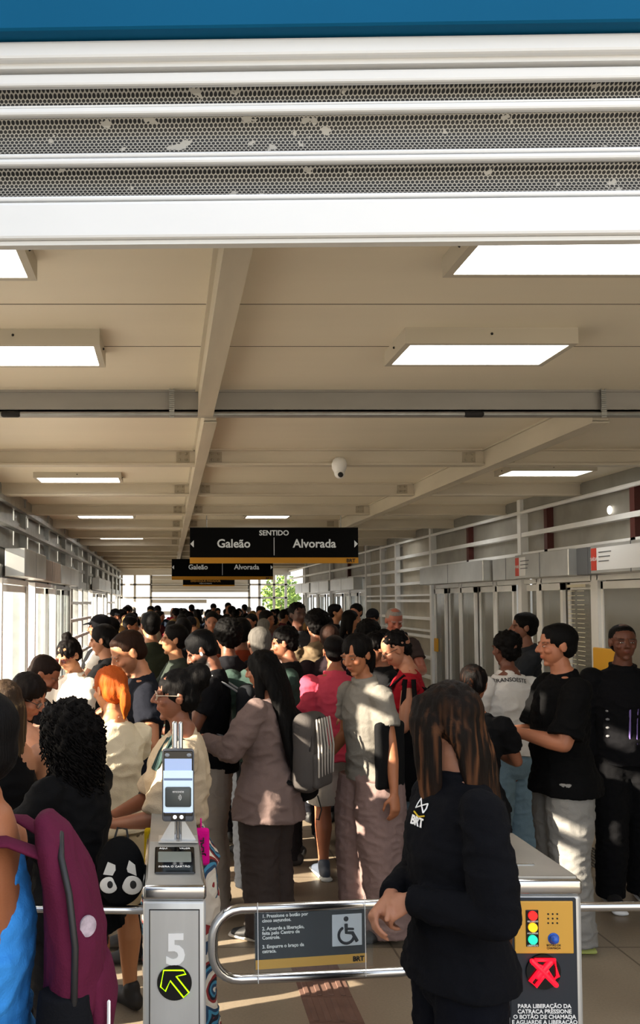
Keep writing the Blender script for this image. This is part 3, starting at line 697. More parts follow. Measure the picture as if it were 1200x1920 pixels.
class Person: pass
def person(label, u=None, v=None, d=3, head=90, H=None, loc=None, sex='m', w=1.0, skin='9A6A4C', vox=.009, lean=0, hp=0, hy=0, ht=0,
           arms=('down', 'down'), top=None, bottom=None, shoes='1A1A1C', sole=None, hair=None, face=True, beard=0, walk=0, group=None, curl=.5, brow=None, eyes=False, belly=0, z0=0):
    # u, v: pixel of the crown; d: depth; head: heading in degrees (0 away, 90 left, 180 to camera)
    p = Person(); w = 1+(w-1)*.6-.06
    if H is None: q = P(u, v, d); H = q.z - z0; 
    if loc is None: q = P(u, v, d); loc = (q.x, d, z0)
    L = math.radians(lean)
    if lean: H = H / (1-.42*(1-math.cos(L))*1.1)
    f = 1 if sex == 'm' else 0
    hipz, shz = .525*H, .812*H
    Lm = Matrix.Translation((0, 0, hipz)) @ Matrix.Rotation(-L, 4, 'X') @ Matrix.Translation((0, 0, -hipz))
    T = lambda x, y, z: Lm @ V((x*H, y*H, z*H))
    if lean or loc:      # keep the head above the given pixel
        hd = Lm @ V((0, 0, .93*H)); off = V((0, -hd.y, 0)) if lean else V((0, 0, 0))
    else: off = V((0, 0, 0))
    rz = math.radians(head)
    root = empty('person', V(loc) + Matrix.Rotation(rz, 3, 'Z') @ off, label, 'person', group, rz)
    p.root, p.H, p.Lm = root, H, Lm; p.Wm = Matrix.Translation(root.location) @ Matrix.Rotation(rz, 4, 'Z')
    sw, hw = (.108, .094) if f else (.096, .098)
    sw *= (w+1)/2
    # ---- torso + limbs (body)
    B = MB()
    def torso(mb, gr, zs, side=(1, 0, 0), flare=None, n=22, capx='round', sh=1.0):
        prof = {.475: (.072, .058, 0), .52: (hw, .070, -.006), .57: (.088 if f else .082, .062, 0), .615: (.083 if f else .070, .058+belly*.03, .004+belly*.02), .67: (.088 if f else .078, .060+belly*.02, .006),
                .72: (.094 if f else .084, .066 if f else .070, .006), .76: (.097 if f else .086, .062, .002), .795: (sw*.93, .050, -.004), .822: (sw*.66, .040, -.008), .845: (.042, .036, -.008)}
        ks = sorted(prof); P_, R_ = [], []
        for zq in zs:
            z = max(zq, .52) if flare else zq
            a = np.interp(z, ks, [prof[q][0] for q in ks]); b = np.interp(z, ks, [prof[q][1] for q in ks]); y = np.interp(z, ks, [prof[q][2] for q in ks])
            g = gr*(.6 if z > .80 else 1)
            ww = w if z < .8 else (1+(w-1)*.4)
            fl = flare(zq) if flare else 0; z = zq
            P_.append(T(0, y, z)); R_.append((a*ww*H+g+fl, b*(1+(w-1)*1.2)*H+g+fl))
        mb.tube(P_, R_, n, side=(1, 0, 0), cap=capx)
    torso(B, -.004, [.475, .52, .57, .615, .67, .72, .76, .795, .822, .845])
    nr = .031 if f else .026
    B.tube([T(0, -.006, .81), T(0, .0, .85), T(0, .004, .885)], [nr*1.25*H, nr*H, nr*.98*H], 14)
    p.sh, p.el, p.wr = [], [], []
    ual, fal = .168*H, .142*H
    for i, s in enumerate((-1, 1)):
        sp = T(s*sw, -.004, .800)
        a = arms[i]
        if isinstance(a, str):
            a = {'down': ((.15, .03, .475), (.3, -1, 0)), 'phone': ((.045, .20, .665), (1, -.6, -.8)), 'phonehi': ((.04, .21, .72), (1, -.3, -1)), 'clasp': ((.025, .14, .56), (1, -.7, -.3)),
                 'strap': ((.07, .09, .72), (1, -.5, -1)), 'back': ((.13, -.05, .48), (.3, -1, 0))}[a]
        tgt, pole = a[0], a[1]
        W_ = Lm @ V((abs(tgt[0])*s*H if len(a) < 3 else tgt[0]*H, tgt[1]*H, tgt[2]*H))
        el, wr = ik(sp, W_, ual, fal, (pole[0]*s, pole[1], pole[2]))
        p.sh.append(sp); p.el.append(el); p.wr.append(wr)
        k = .9+.1*w if f else .82*(.8+.2*w)
        B.ell(sp + V((0, 0, -.004*H)), (.036*H*k,)*3)
        m1 = sp.lerp(el, .45); m2 = el.lerp(wr, .3)
        B.tube([sp, m1, el], [.034*H*k, .0315*H*k, .025*H*k], 12)
        B.tube([el, m2, el.lerp(wr, .75), wr], [.025*H*k, .0265*H*k, .020*H*k, .0165*H*k], 12)
        # hand: palm + four fingers + thumb
        hl = .105*H; dr = (wr-el).normalized()
        if len(a) > 2: dr = V(a[2]).normalized()
        bend = a[3] if len(a) > 3 else curl
        inn = V((-s, 0, 0)) if dr.z < -.6 else V((-s*.55, -.15, -.8))        # palm normal
        if len(a) > 4: inn = V(a[4])
        inn = (inn - dr*inn.dot(dr)).normalized(); sd_ = dr.cross(inn); 
        if dr.z < -.6: sd_ = sd_ if sd_.y > 0 else -sd_                        # thumb side forward
        elif sd_.z < 0 and len(a) < 5: sd_ = -sd_
        if vox <= .011:
            pw = .020*H*k/.9; pe = wr + dr*hl*.48
            B.tube([wr - dr*.01*H, wr + dr*hl*.2, pe], [(.017*H*k, .0125*H*k), (pw*1.05, .010*H), (pw*1.12, .0085*H)], 12, side=sd_)
            for j in range(4):
                o_ = (1.5-j)*pw*.56; fl_ = hl*(.44, .50, .47, .37)[j]; fr_ = max(.0047*H, vox*.82)
                base = pe + sd_*o_ - dr*.004*H; c1 = bend*(.75+.1*j); d1 = (dr*math.cos(c1)+inn*math.sin(c1)); c2 = c1+bend*.95; d2 = (dr*math.cos(c2)+inn*math.sin(c2)); c3 = c2+bend*.6; d3 = dr*math.cos(c3)+inn*math.sin(c3)
                q1 = base + d1*fl_*.45; q2 = q1 + d2*fl_*.32; q3 = q2 + d3*fl_*.2
                B.tube([base, q1, q2, q3], [fr_*1.08, fr_*1.02, fr_*.95, fr_*.85], 8)
            tb = wr + dr*hl*.14 + sd_*pw*.75; td = (dr*.62+sd_*.62+inn*.35).normalized(); td2 = (dr*.9+sd_*.05+inn*.45).normalized()
            B.tube([tb, tb+td*hl*.24, tb+td*hl*.24+td2*hl*.22], [max(.0072*H, vox), max(.006*H, vox*.9), max(.005*H, vox*.8)], 8)
        else:
            B.tube([wr, wr+dr*hl*.5, wr+dr*hl*.8+inn*hl*.2], [(.018*H, .012*H), (.021*H, .011*H), (.015*H, .01*H)], 8, side=sd_)
        p.hand = getattr(p, 'hand', []) + [(wr, dr, inn, sd_, hl)]
    # legs
    p.hip, p.kn, p.an = [], [], []
    for i, s in enumerate((-1, 1)):
        hp_ = V((s*.052*H, 0, .50*H)); st = walk*s*.10*H
        an = V((s*.052*H*(1+.25*abs(walk)+.1*w), st-.012*H, .045*H)); kn = hp_.lerp(an, .49) + V((0, .012*H+abs(walk)*.02*H, 0))
        p.hip.append(hp_); p.kn.append(kn); p.an.append(an)
        lw = (.85+.15*w)
        B.tube([hp_, hp_.lerp(kn, .35), kn], [.056*H*lw, .048*H*lw, .034*H*lw], 12)
        B.tube([kn, kn.lerp(an, .3)+V((0, -.010*H, 0)), kn.lerp(an, .7), an], [.034*H*lw, .0355*H*lw, .024*H*lw, .020*H*lw], 12)
        B.tube([an+V((0, -.02*H, -.018*H)), an+V((s*.004*H, .09*H, -.028*H))], [(.019*H, .02*H), (.024*H, .010*H)], 10)
    # ---- head
    hh = .132*H; hc = T(0, .008, .93)
    Rh = Lm.to_3x3() @ (Matrix.Rotation(math.radians(hy), 3, 'Z') @ Matrix.Rotation(math.radians(-hp), 3, 'X') @ Matrix.Rotation(math.radians(ht), 3, 'Y'))
    nb_ = T(0, .0, .875); hc = nb_ + Rh @ V((0, .010*H, .058*H))
    Mh = Matrix.Translation(hc) @ Rh.to_4x4() @ Matrix.Diagonal((hh, hh, hh, 1)); p.Mh = Mh; p.Rh = Rh; p.hh = hh
    Hd = MB()
    wd = .96 if f else .92
    Hd.ell((0, -.06, .14), (.335*wd, .415, .365), n=24, m=16); Hd.ell((0, .10, -.10), (.275*wd, .285, .36), n=20, m=14); Hd.ell((0, .10, -.27), (.215*wd, .23, .19)); Hd.ell((0, .255, -.415), (.085, .075, .065))
    Hd.tube([(0, .35, .09), (0, .425, -.01), (0, .465, -.095)], [.035, .042, .052], 10); Hd.ell((.048, .40, -.115), (.038, .05, .032)); Hd.ell((-.048, .40, -.115), (.038, .05, .032))
    for s in (-1, 1):
        Hd.ell((s*.135, .325, .085), (.115, .055, .035)); Hd.ell((s*.165, .25, -.10), (.095, .105, .085)); Hd.ell((s*.13, .315, .012), (.068, .05, .034))
        Hd.ell((s*.34*wd, -.04, -.02), (.028, .085, .125), Matrix.Rotation(s*.25, 3, 'Z')); Hd.ell((s*.355*wd, -.065, .03), (.030, .05, .075))
    Hd.ell((0, .345, -.222), (.095, .050, .024)); Hd.ell((0, .34, -.262), (.082, .050, .028))
    Hd.tube([(0, -.06, -.40), (0, -.05, -.52)], [.225 if f else .2]*2, 14)
    Hd.xf(Mh)
    for q in range(len(Hd.v)): pass
    B.add([V(x) for x in Hd.v], Hd.f)
    if vox >= .0055 and vox <= .011 and face:       # finer head welded from a second pass
        body = remesh(B, vox, 2, 'body'); 
        Hf = MB(); Hf.add([V(x) for x in Hd.v], Hd.f); fine = remesh(Hf, max(.0042, vox*.5), 2, 'head')
        bm = bmesh.new(); bm.from_mesh(body)
        Mi = Mh.inverted(); dl = [v_ for v_ in bm.verts if (lambda q: q.z > -.40)(Mi @ v_.co)]
        # keep the coarse head slightly inside the fine one
        for v_ in dl: v_.co = hc + (v_.co-hc)*.93
        bm.from_mesh(fine); bm.to_mesh(body); bm.free(); bpy.data.meshes.remove(fine)
        body.polygons.foreach_set('use_smooth', [True]*len(body.polygons))
    else: body = remesh(B, vox, 2, 'body')
    # colour
    c = coords(body); sk = np.array(lin(skin), 'f'); cols = np.tile(sk, (len(c), 1)); h4 = np.c_[c, np.ones(len(c))] @ np.array(Mh.inverted()).T; x, y, z = h4[:, 0], h4[:, 1], h4[:, 2]
    cols *= (1+.10*nz(c, 14, 14, 14, 3.3))[:, None]
    hcol = np.array(lin(hair[1] if hair else '0A0808'), 'f'); bc = np.array(lin(brow), 'f') if brow else hcol
    def mixc(m, cc): nonlocal cols; cols = cols*(1-m[:, None])+np.array(cc, 'f')[None]*m[:, None]
    fr = ss(y, .12, .22)
    red = np.exp(-((np.abs(x)-.17)**2+(z+.09)**2)/.012)*fr*.25; mixc(red, sk*np.array((1.15, .8, .75), 'f'))
    if beard: 
        m = ss(-z, .10, .18)*ss(y, -.08, .03)*ss(z, -.56, -.48)*(1-np.exp(-(x**2/.012+(z+.24)**2/.0012)))*beard; mixc(np.clip(m, 0, 1), bc*1.3)
        m = np.exp(-((x/.13)**4+((z+.18)/.025)**2))*fr*beard; mixc(m, bc*1.2)
    m = np.exp(-((x/.085)**4+((z+.242)/.036)**2))*ss(y, .27, .32); mixc(np.clip(m, 0, 1)*.8, sk*np.array((1.0, .48, .45), 'f'))
    for s in (-1, 1):
        m = np.exp(-(((x-s*.14)/.085)**4+((z-.098-.1*(abs(.14)-np.abs(x))*0)/.020)**2))*ss(y, .18, .24); mixc(np.clip(m*.9, 0, 1), bc)
        m = np.exp(-(((x-s*.13)/.055)**4+((z-.012)/.016)**2))*ss(y, .25, .30); mixc(np.clip(m, 0, 1)*.9, (.012, .008, .006))
    if hair and hair[0] == 'buzz': m = ss(z, .14-.0, .22)*(1-ss(y, .22, .30)) + ss(-y, .02, .1)*ss(z, -.22, -.1); mixc(np.clip(m, 0, 1)*.85, hcol)
    if len(hair or ()) > 2 and hair[0] != 'buzz': pass
    paint(body, cols); o = obj('body', body, M_skin, root); p.body = o
    if eyes:
        for s in (-1, 1):
            e = MB(); e.ell((s*.13, .323, .012), (.052, .044, .017), n=14); eo = obj('eye', e.xf(Mh), M_eye, root, True); e = MB(); e.ell((s*.13, .352, .012), (.020, .020, .016), n=12); obj('iris', e.xf(Mh), M_iris, eo, True)
    # ---- clothes
    if bottom:
        kind, colr = bottom[0], bottom[1]; loose = bottom[2] if len(bottom) > 2 else .012; md = bottom[3] if len(bottom) > 3 else None
        C_ = MB(); lw = (.85+.15*w)
        if kind in ('pants', 'shorts'):
            C_.tube([V((0, -.004*H, .452*H)), V((0, -.004*H, .475*H)), V((0, -.006*H, .52*H)), V((0, 0, .575*H)), V((0, .002*H, .60*H))], [(.062*H*w, .055*H*w), (.092*H*w, .070*H*w), (hw*H*w+loose*.6+.004, .074*H*w+loose*.4+.004), (.088*H*w+.007, .064*H*w+.007), (.083*H*w+.004, .06*H*w+.005)], 20, cap='flat')
            for i in range(2):
                h_, k_, a_ = p.hip[i], p.kn[i], p.an[i]
                if kind == 'pants':
                    C_.tube([h_+V((0,0,.02*H)), h_.lerp(k_, .35), k_, k_.lerp(a_, .35), k_.lerp(a_, .75), a_+V((0, -.003*H, -.018*H))], [.058*H*lw+loose*.6, .050*H*lw+loose, .036*H*lw+loose*1.1, .036*H*lw+loose*1.1, .027*H*lw+loose*1.35, .024*H*lw+loose*1.5], 16, cap='flat')
                else: C_.tube([h_+V((0,0,.02*H)), h_.lerp(k_, .4), k_+V((0, 0, .03*H))], [.058*H*lw+loose, .054*H*lw+loose*1.4, .050*H*lw+loose*1.6], 16, cap='flat')
        else:      # skirt
            zl = {'skirt': .33, 'longskirt': .055}[kind]
            C_.tube([V((0, 0, zl*H)), V((0, 0, (zl+.2)*H)), V((0, -.004*H, .50*H)), V((0, 0, .60*H))], [(.115*H+loose, .10*H+loose), (.11*H+loose*.7, .09*H+loose*.7), (.103*H, .078*H), (.074*H, .062*H)], 24, cap='flat')
        me = remesh(C_, max(vox, .008), 2, 'trousers'); 
        zt = min(.50, (top[3] if top and len(top) > 3 else .50))*H if top else None
        if vox < .013: folds(me, .010, (9, 9, 5), 2.2+H*7, False, zt); folds(me, .010, (12, 12, 22), 5.1+H*3, True, zt); folds(me, .003, (30, 30, 45), 2.1+H, True)
        nm = {'pants': 'trousers', 'shorts': 'shorts', 'skirt': 'skirt', 'longskirt': 'long_skirt'}[kind]
        p.bottom = obj(nm, me, md or fabric(colr), root)
    if top:
        kind, colr = top[0], top[1]; loose = top[2] if len(top) > 2 else .014; hem = top[3] if len(top) > 3 else .50; sl = top[4] if len(top) > 4 else .6; md = top[5] if len(top) > 5 else None
        C_ = MB()
        zs = [z for z in (hem, .52, .57, .615, .67, .72, .76, .795, .822, .835) if z >= hem]
        zs = sorted(set(zs))
        if kind == 'tank':
            torso(C_, loose*.6, [z for z in zs if z < .75], capx='flat')
            C_.tube([T(0, .005, .70), T(0, .003, .745), T(0, .0, .775), T(0, -.004, .803), T(0, -.008, .826)], [(.085*H*w+loose*.6, .064*H+loose*.6), (.083*H*w+loose*.5, .066*H+loose*.5), (.070*H*w, .056*H+loose*.4), (.064*H*w, .045*H+loose*.4), (.052*H, .036*H+loose*.3)], 24, cap='flat')
        else:
            torso(C_, loose, zs, flare=lambda z: (loose*.8+.008)*max(0, (.62-z)/.12) if z < .62 else 0, capx='flat')
            for i in range(2):
                k = (.95 if f else .85)*(.9+.1*w); sp, el, wr = p.sh[i], p.el[i], p.wr[i]
                C_.ell(sp+V((0, 0, -.006*H)), ((.039 if f else .0365)*H*k+loose*.5,)*3)
                if sl <= 1: 
                    e = sp.lerp(el, sl); C_.tube([sp, sp.lerp(el, sl*.5), e], [.039*H*k+loose*.5, .0365*H*k+loose*.8, .034*H*k+loose*1.15], 14, cap='flat')
                else:
                    e = wr - (wr-el).normalized()*.0
                    C_.tube([sp, sp.lerp(el, .5), el], [.037*H*k+loose*.5, .035*H*k+loose*.8, .031*H*k+loose*.7], 14); C_.tube([el, el.lerp(e, .5), e], [.031*H*k+loose*.7, .029*H*k+loose*.6, .022*H*k+loose*.45], 14, cap='flat')
            C_.tube([T(0, -.010, .805), T(0, -.008, .830), T(0, -.004, .850)], [(nr*2.5*H, nr*1.6*H), (nr*1.75*H, nr*1.5*H), (nr*1.3*H, nr*1.3*H)], 18, cap='flat')
            if kind in ('jacket', 'hoodie', 'polo', 'shirt'):      # collar
                cr_ = .043*H if f else .038*H
                C_.tube([T(0, -.006, .825), T(0, -.002, .853 if kind != 'hoodie' else .848)], [(cr_+.010, cr_+.008), (cr_+.004, cr_+.004)], 18, cap='flat')
            if kind == 'hoodie': C_.ell(T(0, -.045, .82), (.062*H, .035*H, .04*H))
        me = remesh(C_, max(vox*.9, .0065), 1, 'top')
        if vox < .013: folds(me, .009, (7, 7, 6), 1.3+H*5); folds(me, .007+loose*.22, (9, 9, 17), 8.1+H*2, True); folds(me, .003, (26, 26, 40), 2.1+H, True)
        nm = {'tee': 't_shirt', 'tank': 'tank_top', 'jacket': 'jacket', 'hoodie': 'hoodie', 'polo': 'polo_shirt', 'shirt': 'shirt'}[kind]
        p.top = obj(nm, me, md or fabric(colr), root)
    for i in range(2):
        if not shoes: break
        a_ = p.an[i]; s = (-1, 1)[i]; sh = MB(); k = H*.98
        cx_, cy = a_.x, a_.y
        sh.tube([(cx_, cy-.034*k, .030*k), (cx_, cy-.02*k, .034*k), (cx_, cy+.03*k, .030*k), (cx_+s*.004, cy+.085*k, .021*k), (cx_+s*.006, cy+.115*k, .017*k)], [(.020*k, .026*k), (.024*k, .031*k), (.025*k, .028*k), (.029*k, .018*k), (.022*k, .013*k)], 14)
        sh.tube([(cx_, cy-.006*k, .045*k), (cx_, cy-.006*k, .066*k)], .026*k, 12)
        me = remesh(sh, .007 if vox < .012 else .012, 2, 'shoe'); so = obj('shoe', me, mat('shoe_'+shoes, shoes, .6), root)
        if sole:
            sh = MB().tube([(cx_, cy-.045*k, .009*k), (cx_, cy+.03*k, .009*k), (cx_+s*.005, cy+.125*k, .009*k)], [(.026*k, .010*k), (.027*k, .010*k), (.027*k, .009*k)], 14); obj('sole', sh, mat('sole_'+sole, sole, .6), so, True)
    if hair: p.hairo = make_hair(p, hair, vox)
    return p

def make_hair(p, spec, vox):
    kind, col = spec[0], spec[1]; opt = spec[2] if len(spec) > 2 else {}
    Mh, hh, H, root = p.Mh, p.hh, p.H, p.root; Mi = Mh.inverted()
    dn = Mi.to_3x3() @ V((0, 0, -1)); dn.normalize()               # gravity in head space
    hb = MB(); amp, fq = .006, (60, 60, 60)
    if kind == 'buzz': return None
    g = opt.get('g', .03)
    if kind in ('short', 'cap'):
        hb.ell((0, -.095, .175), (.345+g*.4, .415+g*.5, .345+g), n=24, m=16); hb.ell((0, -.21, -.03), (.305, .27, .29), n=20, m=12); amp = .004
        hb.ell((0, .08, .36), (.25, .22, .12+g)); amp = .0022
        if kind == 'cap':
            hb = MB(); hb.ell((0, -.06, .16), (.365, .45, .39), n=24, m=16); hb.tube([(0, .30, .20), (0, .55, .15), (0, .66, .11)], [(.25, .05), (.22, .03), (.15, .02)], 16); amp = 0
    elif kind == 'afro':
        hb.ell((0, -.10, .22), (.43+g, .47+g, .40+g), n=24, m=16); hb.ell((0, -.24, -.03), (.36+g, .28+g, .30)); amp, fq = .012, (55, 55, 55)
    else:
        hb.ell((0, -.08, .165), (.355, .43, .375), n=24, m=16); hb.ell((0, -.21, -.03), (.325, .28, .30), n=20, m=12)
        fq = (70, 70, 5); amp = .006
        if kind in ('long', 'curly'):
            ln = opt.get('len', 1.6); th = opt.get('th', .17); wd = opt.get('w', .36)
            back = opt.get('back', .12); s_ = V((0, -.20, .15))
            fw = Mi.to_3x3() @ (p.Lm.to_3x3() @ V((0, -1, 0))); fw.normalize()
            pts = [s_, s_ + V((0, -.10, -.25)), s_ + V((0, -.12, -.2)) + dn*.4 + fw*back*.5]
            for q in (.5, .75, 1.0): pts.append(s_ + V((0, -.10, -.2)) + dn*(.3+ln*q) + fw*back*(1+q))
            hb.tube(pts, [(wd*.9, th*1.3), (wd, th*1.5), (wd*.98, th*1.2), (wd*.92, th), (wd*.8, th*.85), (wd*.45, th*.5)], 20, side=(1, 0, 0))
            for s in (-1, 1):
                sd = opt.get('side', .55); sf = opt.get('sf', 0)
                if sd: hb.tube([V((s*.25, .04+sf*.6, .32)), V((s*.36, -.02+sf, .05)), V((s*.375, -.07+sf, -.2)), V((s*.37, -.1+sf, -.25))+dn*sd*.6, V((s*.33, -.08+sf*.8, -.25))+dn*sd*1.3], [(.07, .20+sf*.3), (.07, .17+sf*.5), (.08, .17+sf*.5), (.075, .15+sf*.4), (.05, .09+sf*.3)], 12, side=(1, 0, 0))
            if kind == 'curly': amp, fq = .017, (38, 38, 30)
        if kind == 'bun':
            q = opt.get('bun', (0, -.50, .34)); r = opt.get('r', .22); hb.ell(q, (r*1.1, r, r)); amp, fq = .008, (50, 50, 30)
        if kind == 'bob':
            for s in (-1, 1): hb.tube([V((s*.24, .10, .30)), V((s*.36, .02, .05)), V((s*.37, -.04, -.22)), V((s*.35, -.06, -.42))], [(.08, .20), (.08, .20), (.085, .20), (.06, .13)], 12)
            hb.ell((0, -.25, -.15), (.36, .28, .36))
        if kind == 'ponytail':
            L_ = opt.get('len', .9); st = V((0, -.50, .05)); hb.tube([V((0, -.40, .12)), st, st+V((0, -.12, -.02))+dn*.2, st+V((0, -.12, 0))+dn*L_*.6, st+V((0, -.08, 0))+dn*L_], [.10, .085, .12, .12, .05], 14)
    hb.xf(Mh)
    fine = vox <= .011
    me = remesh(hb, (.0075 if opt.get('hi') else .009) if fine else .013, 2 if kind != 'curly' else 1, 'hair')
    if kind == 'cap': o = obj('cap', me, fabric(col), root); return o
    c = coords(me); n = normals(me)
    if fine or kind in ('afro', 'curly'): 
        k = nz(c, *fq, 2.7+H)
        if kind == 'curly': k += .8*nz(c, 75, 75, 60, 7.7)
        if kind in ('long', 'bob', 'ponytail', 'bun'): k += .5*nz(c, 150, 150, 9, 4.4)
        me.vertices.foreach_set('co', (c + n*(k*amp)[:, None]).ravel()); me.update()
    base = np.array(lin(col), 'f'); cols = np.tile(base, (len(c), 1))
    if 'hl' in opt:
        h4 = np.c_[c, np.ones(len(c))] @ np.array(Mi).T
        st = nz(c, 75, 75, 3.5, 9.1)*.9+nz(c, 170, 170, 6, 1.4)*.4; dwn = ss(-h4[:, 2], -.45, .35)
        m = np.clip(ss(st, .0, .45)*(.10+.75*dwn)+.5*ss(-h4[:, 2], .5, 2.0), 0, 1); cols = cols*(1-m[:, None])+np.array(lin(opt['hl']), 'f')*m[:, None]
    else: cols *= (1+.35*nz(c, 60, 60, 6, 3))[:, None]
    paint(me, np.clip(cols, 0, 1)); o = obj('hair', me, M_hairc, root)
    if 'curls' in opt:
        random.seed(5); mb = MB(); cn = len(c)
        for _ in range(opt['curls']):
            i = random.randrange(cn); q = V(c[i].tolist()); nn = V(n[i].tolist()); ph = random.random()*6; r = random.uniform(.006, .011); L_ = random.uniform(.06, .13)
            pts = [q+nn*(.004)+V((math.cos(ph+a*1.1)*r, math.sin(ph+a*1.1)*r, -a*L_/14)) for a in range(14)]; mb.tube(pts, .0026, 4, cap='flat')
        cm = mb.mesh('curls'); paint(cm, np.tile(base, (len(cm.vertices), 1))); obj('curls', cm, M_hairc, o, True)
    return o
def glasses(p, col='2A2522', sun=False, r=.085):
    mb = MB()
    for s in (-1, 1):
        c = V((s*.135, .41, .01)); n = 16
        mb.tube([c+V((r*1.05*math.cos(a), -.03*abs(math.cos(a)), r*.85*math.sin(a))) for a in [2*PI*i/n for i in range(n)]], .010, 6, closed=True)
        mb.tube([V((s*.225, .40, .03)), V((s*.33, .2, .035)), V((s*.36, -.03, .03))], .009, 6)
    mb.tube([V((-.05, .42, .03)), V((.05, .42, .03))], .008, 6)
    o = obj('glasses', mb.xf(p.Mh), mat('frame_'+col, col, .3), p.root, True)
    l = MB()
    for s in (-1, 1): l.tube([V((s*.135, .405, .01)), V((s*.135, .412, .01))], [(r, r*.8)]*2, 16, side=(1, 0, 0), cap='flat')
    obj('lenses', l.xf(p.Mh), mat('sun_lens', '2B0F10', .1) if sun else glassy('lens_clear', 'B8C0C8', .15), o)
def phone(p, i, label, screen=None, size=1.0, case=None, tiltup=.5):
    wr, dr, inn, sd_, hl = p.hand[i]
    c = wr + dr*hl*.75 + (-inn)*.012*0 + V((0, 0, .012))
    mb = MB(); fw = V((dr.x, dr.y, 0)); fw = fw.normalized() if fw.length > .1 else V((0, 1, 0)); up = (fw*math.cos(tiltup)+V((0, 0, 1))*math.sin(tiltup)).normalized(); rt = fw.cross(V((0, 0, 1))).normalized(); nn = rt.cross(up)
    M = Matrix((( rt.x, up.x, nn.x, c.x), (rt.y, up.y, nn.y, c.y), (rt.z, up.z, nn.z, c.z), (0, 0, 0, 1)))
    o = empty('phone', (0, 0, 0), label, 'phone'); b = MB().rbox((-.037*size, -.075*size, -.004), (.037*size, .075*size, .004), .008, 2)
    W_ = Matrix.Translation(p.root.location) @ Matrix.Rotation(p.root.rotation_euler.z, 4, 'Z') @ M
    o.matrix_world = W_; o.location = W_.to_translation(); o.rotation_euler = W_.to_euler()
    obj('casing', b, mat('phone_case_'+case, case, .4) if case else M_phone, o, True)
    obj('screen', MB().box((-.033*size, -.069*size, .004), (.033*size, .069*size, .0048)), M_pscreen if screen else M_phone, o); return o
def inroot(p, o):        # place a separate thing using a person's local frame
    o.matrix_basis = Matrix.Translation(p.root.location) @ Matrix.Rotation(p.root.rotation_euler.z, 4, 'Z'); o.location = p.root.location.copy(); o.rotation_euler = (0, 0, p.root.rotation_euler.z)
    return o
def thing_at(p, name, pos, label, cat, group=None, rz=0):
    W_ = Matrix.Translation(p.root.location) @ Matrix.Rotation(p.root.rotation_euler.z, 4, 'Z'); q = W_ @ V(pos)
    return empty(name, q, label, cat, group, p.root.rotation_euler.z + rz)
def puffy(w, d, h, r, vox=.009, amp=.006, seed=1):
    me = remesh(MB().rbox((-w/2, -d/2, 0), (w/2, d/2, h), min(r*1.3, d*.46), 5), vox, 4, 'bag'); folds(me, amp, (9, 9, 9), seed); return me
def backpack(p, col, label, w=.29, d=.15, h=.42, z=None, y=None, strapcol=None, pocket=None, group=None, smooth_y=0):
    H = p.H; z = z if z is not None else .80*H-h; y = y if y is not None else -.075*H-d/2-.02
    t = thing_at(p, 'backpack', (0, y, z), label, 'backpack', group); sc = fabric(strapcol or col)
    obj('bag', puffy(w, d, h, .055), fabric(col), t)
    obj('front_pocket', puffy(w*.8, d*.35, h*.45, .03, amp=.004, seed=3).copy(), fabric(pocket or col), t).location = (0, -d*.52, .03)
    zp = MB().tube([(-w*.42, -d*.35, h*.55), (-w*.36, -d*.42, h*.86), (0, -d*.42, h*.95), (w*.36, -d*.42, h*.86), (w*.42, -d*.35, h*.55)], .005, 6); obj('zipper', zp, mat('zip', '1B1A1C', .5), t, True)
    for s in (-1, 1):
        q = MB().tube([(s*.07, d*.4, h*.9), (s*.085, d*.5+.10*H-.03, h+.035*H), (s*.09, d*.5+.165*H, h-.04*H), (s*.095, d*.5+.155*H, h*.45), (s*.12, d*.4, h*.12)], [(.026, .007)]*5, 8, side=(1, 0, 0)); obj('shoulder_strap', q, sc, t, True)
    return t
def tote(p, side, col, label, w=.34, h=.36, z=.42, y=.0, x=None, strap=True, yaw=0, d=.05):
    H = p.H; x = x if x is not None else side*(.135*H+.03)
    t = thing_at(p, 'tote_bag', (x, y, z*H), label, 'bag', None, yaw)
    obj('bag', puffy(d, w, h, .02, amp=.008, seed=6), fabric(col), t)
    if strap:
        for q in (-.06, .06): obj('strap', MB().tube([(d*.3*side, w*.3*(1 if q > 0 else -1), h-.01), (side*.0, q*.8-y*.8, (.80-z)*H*.6), (-side*.03, q*.4-y, (.815-z)*H+.015), (-side*.07, q*.5-y, (.80-z)*H)], [(.014, .003)]*4, 6, side=(0, 1, 0)), fabric(col), t, True)
    return t

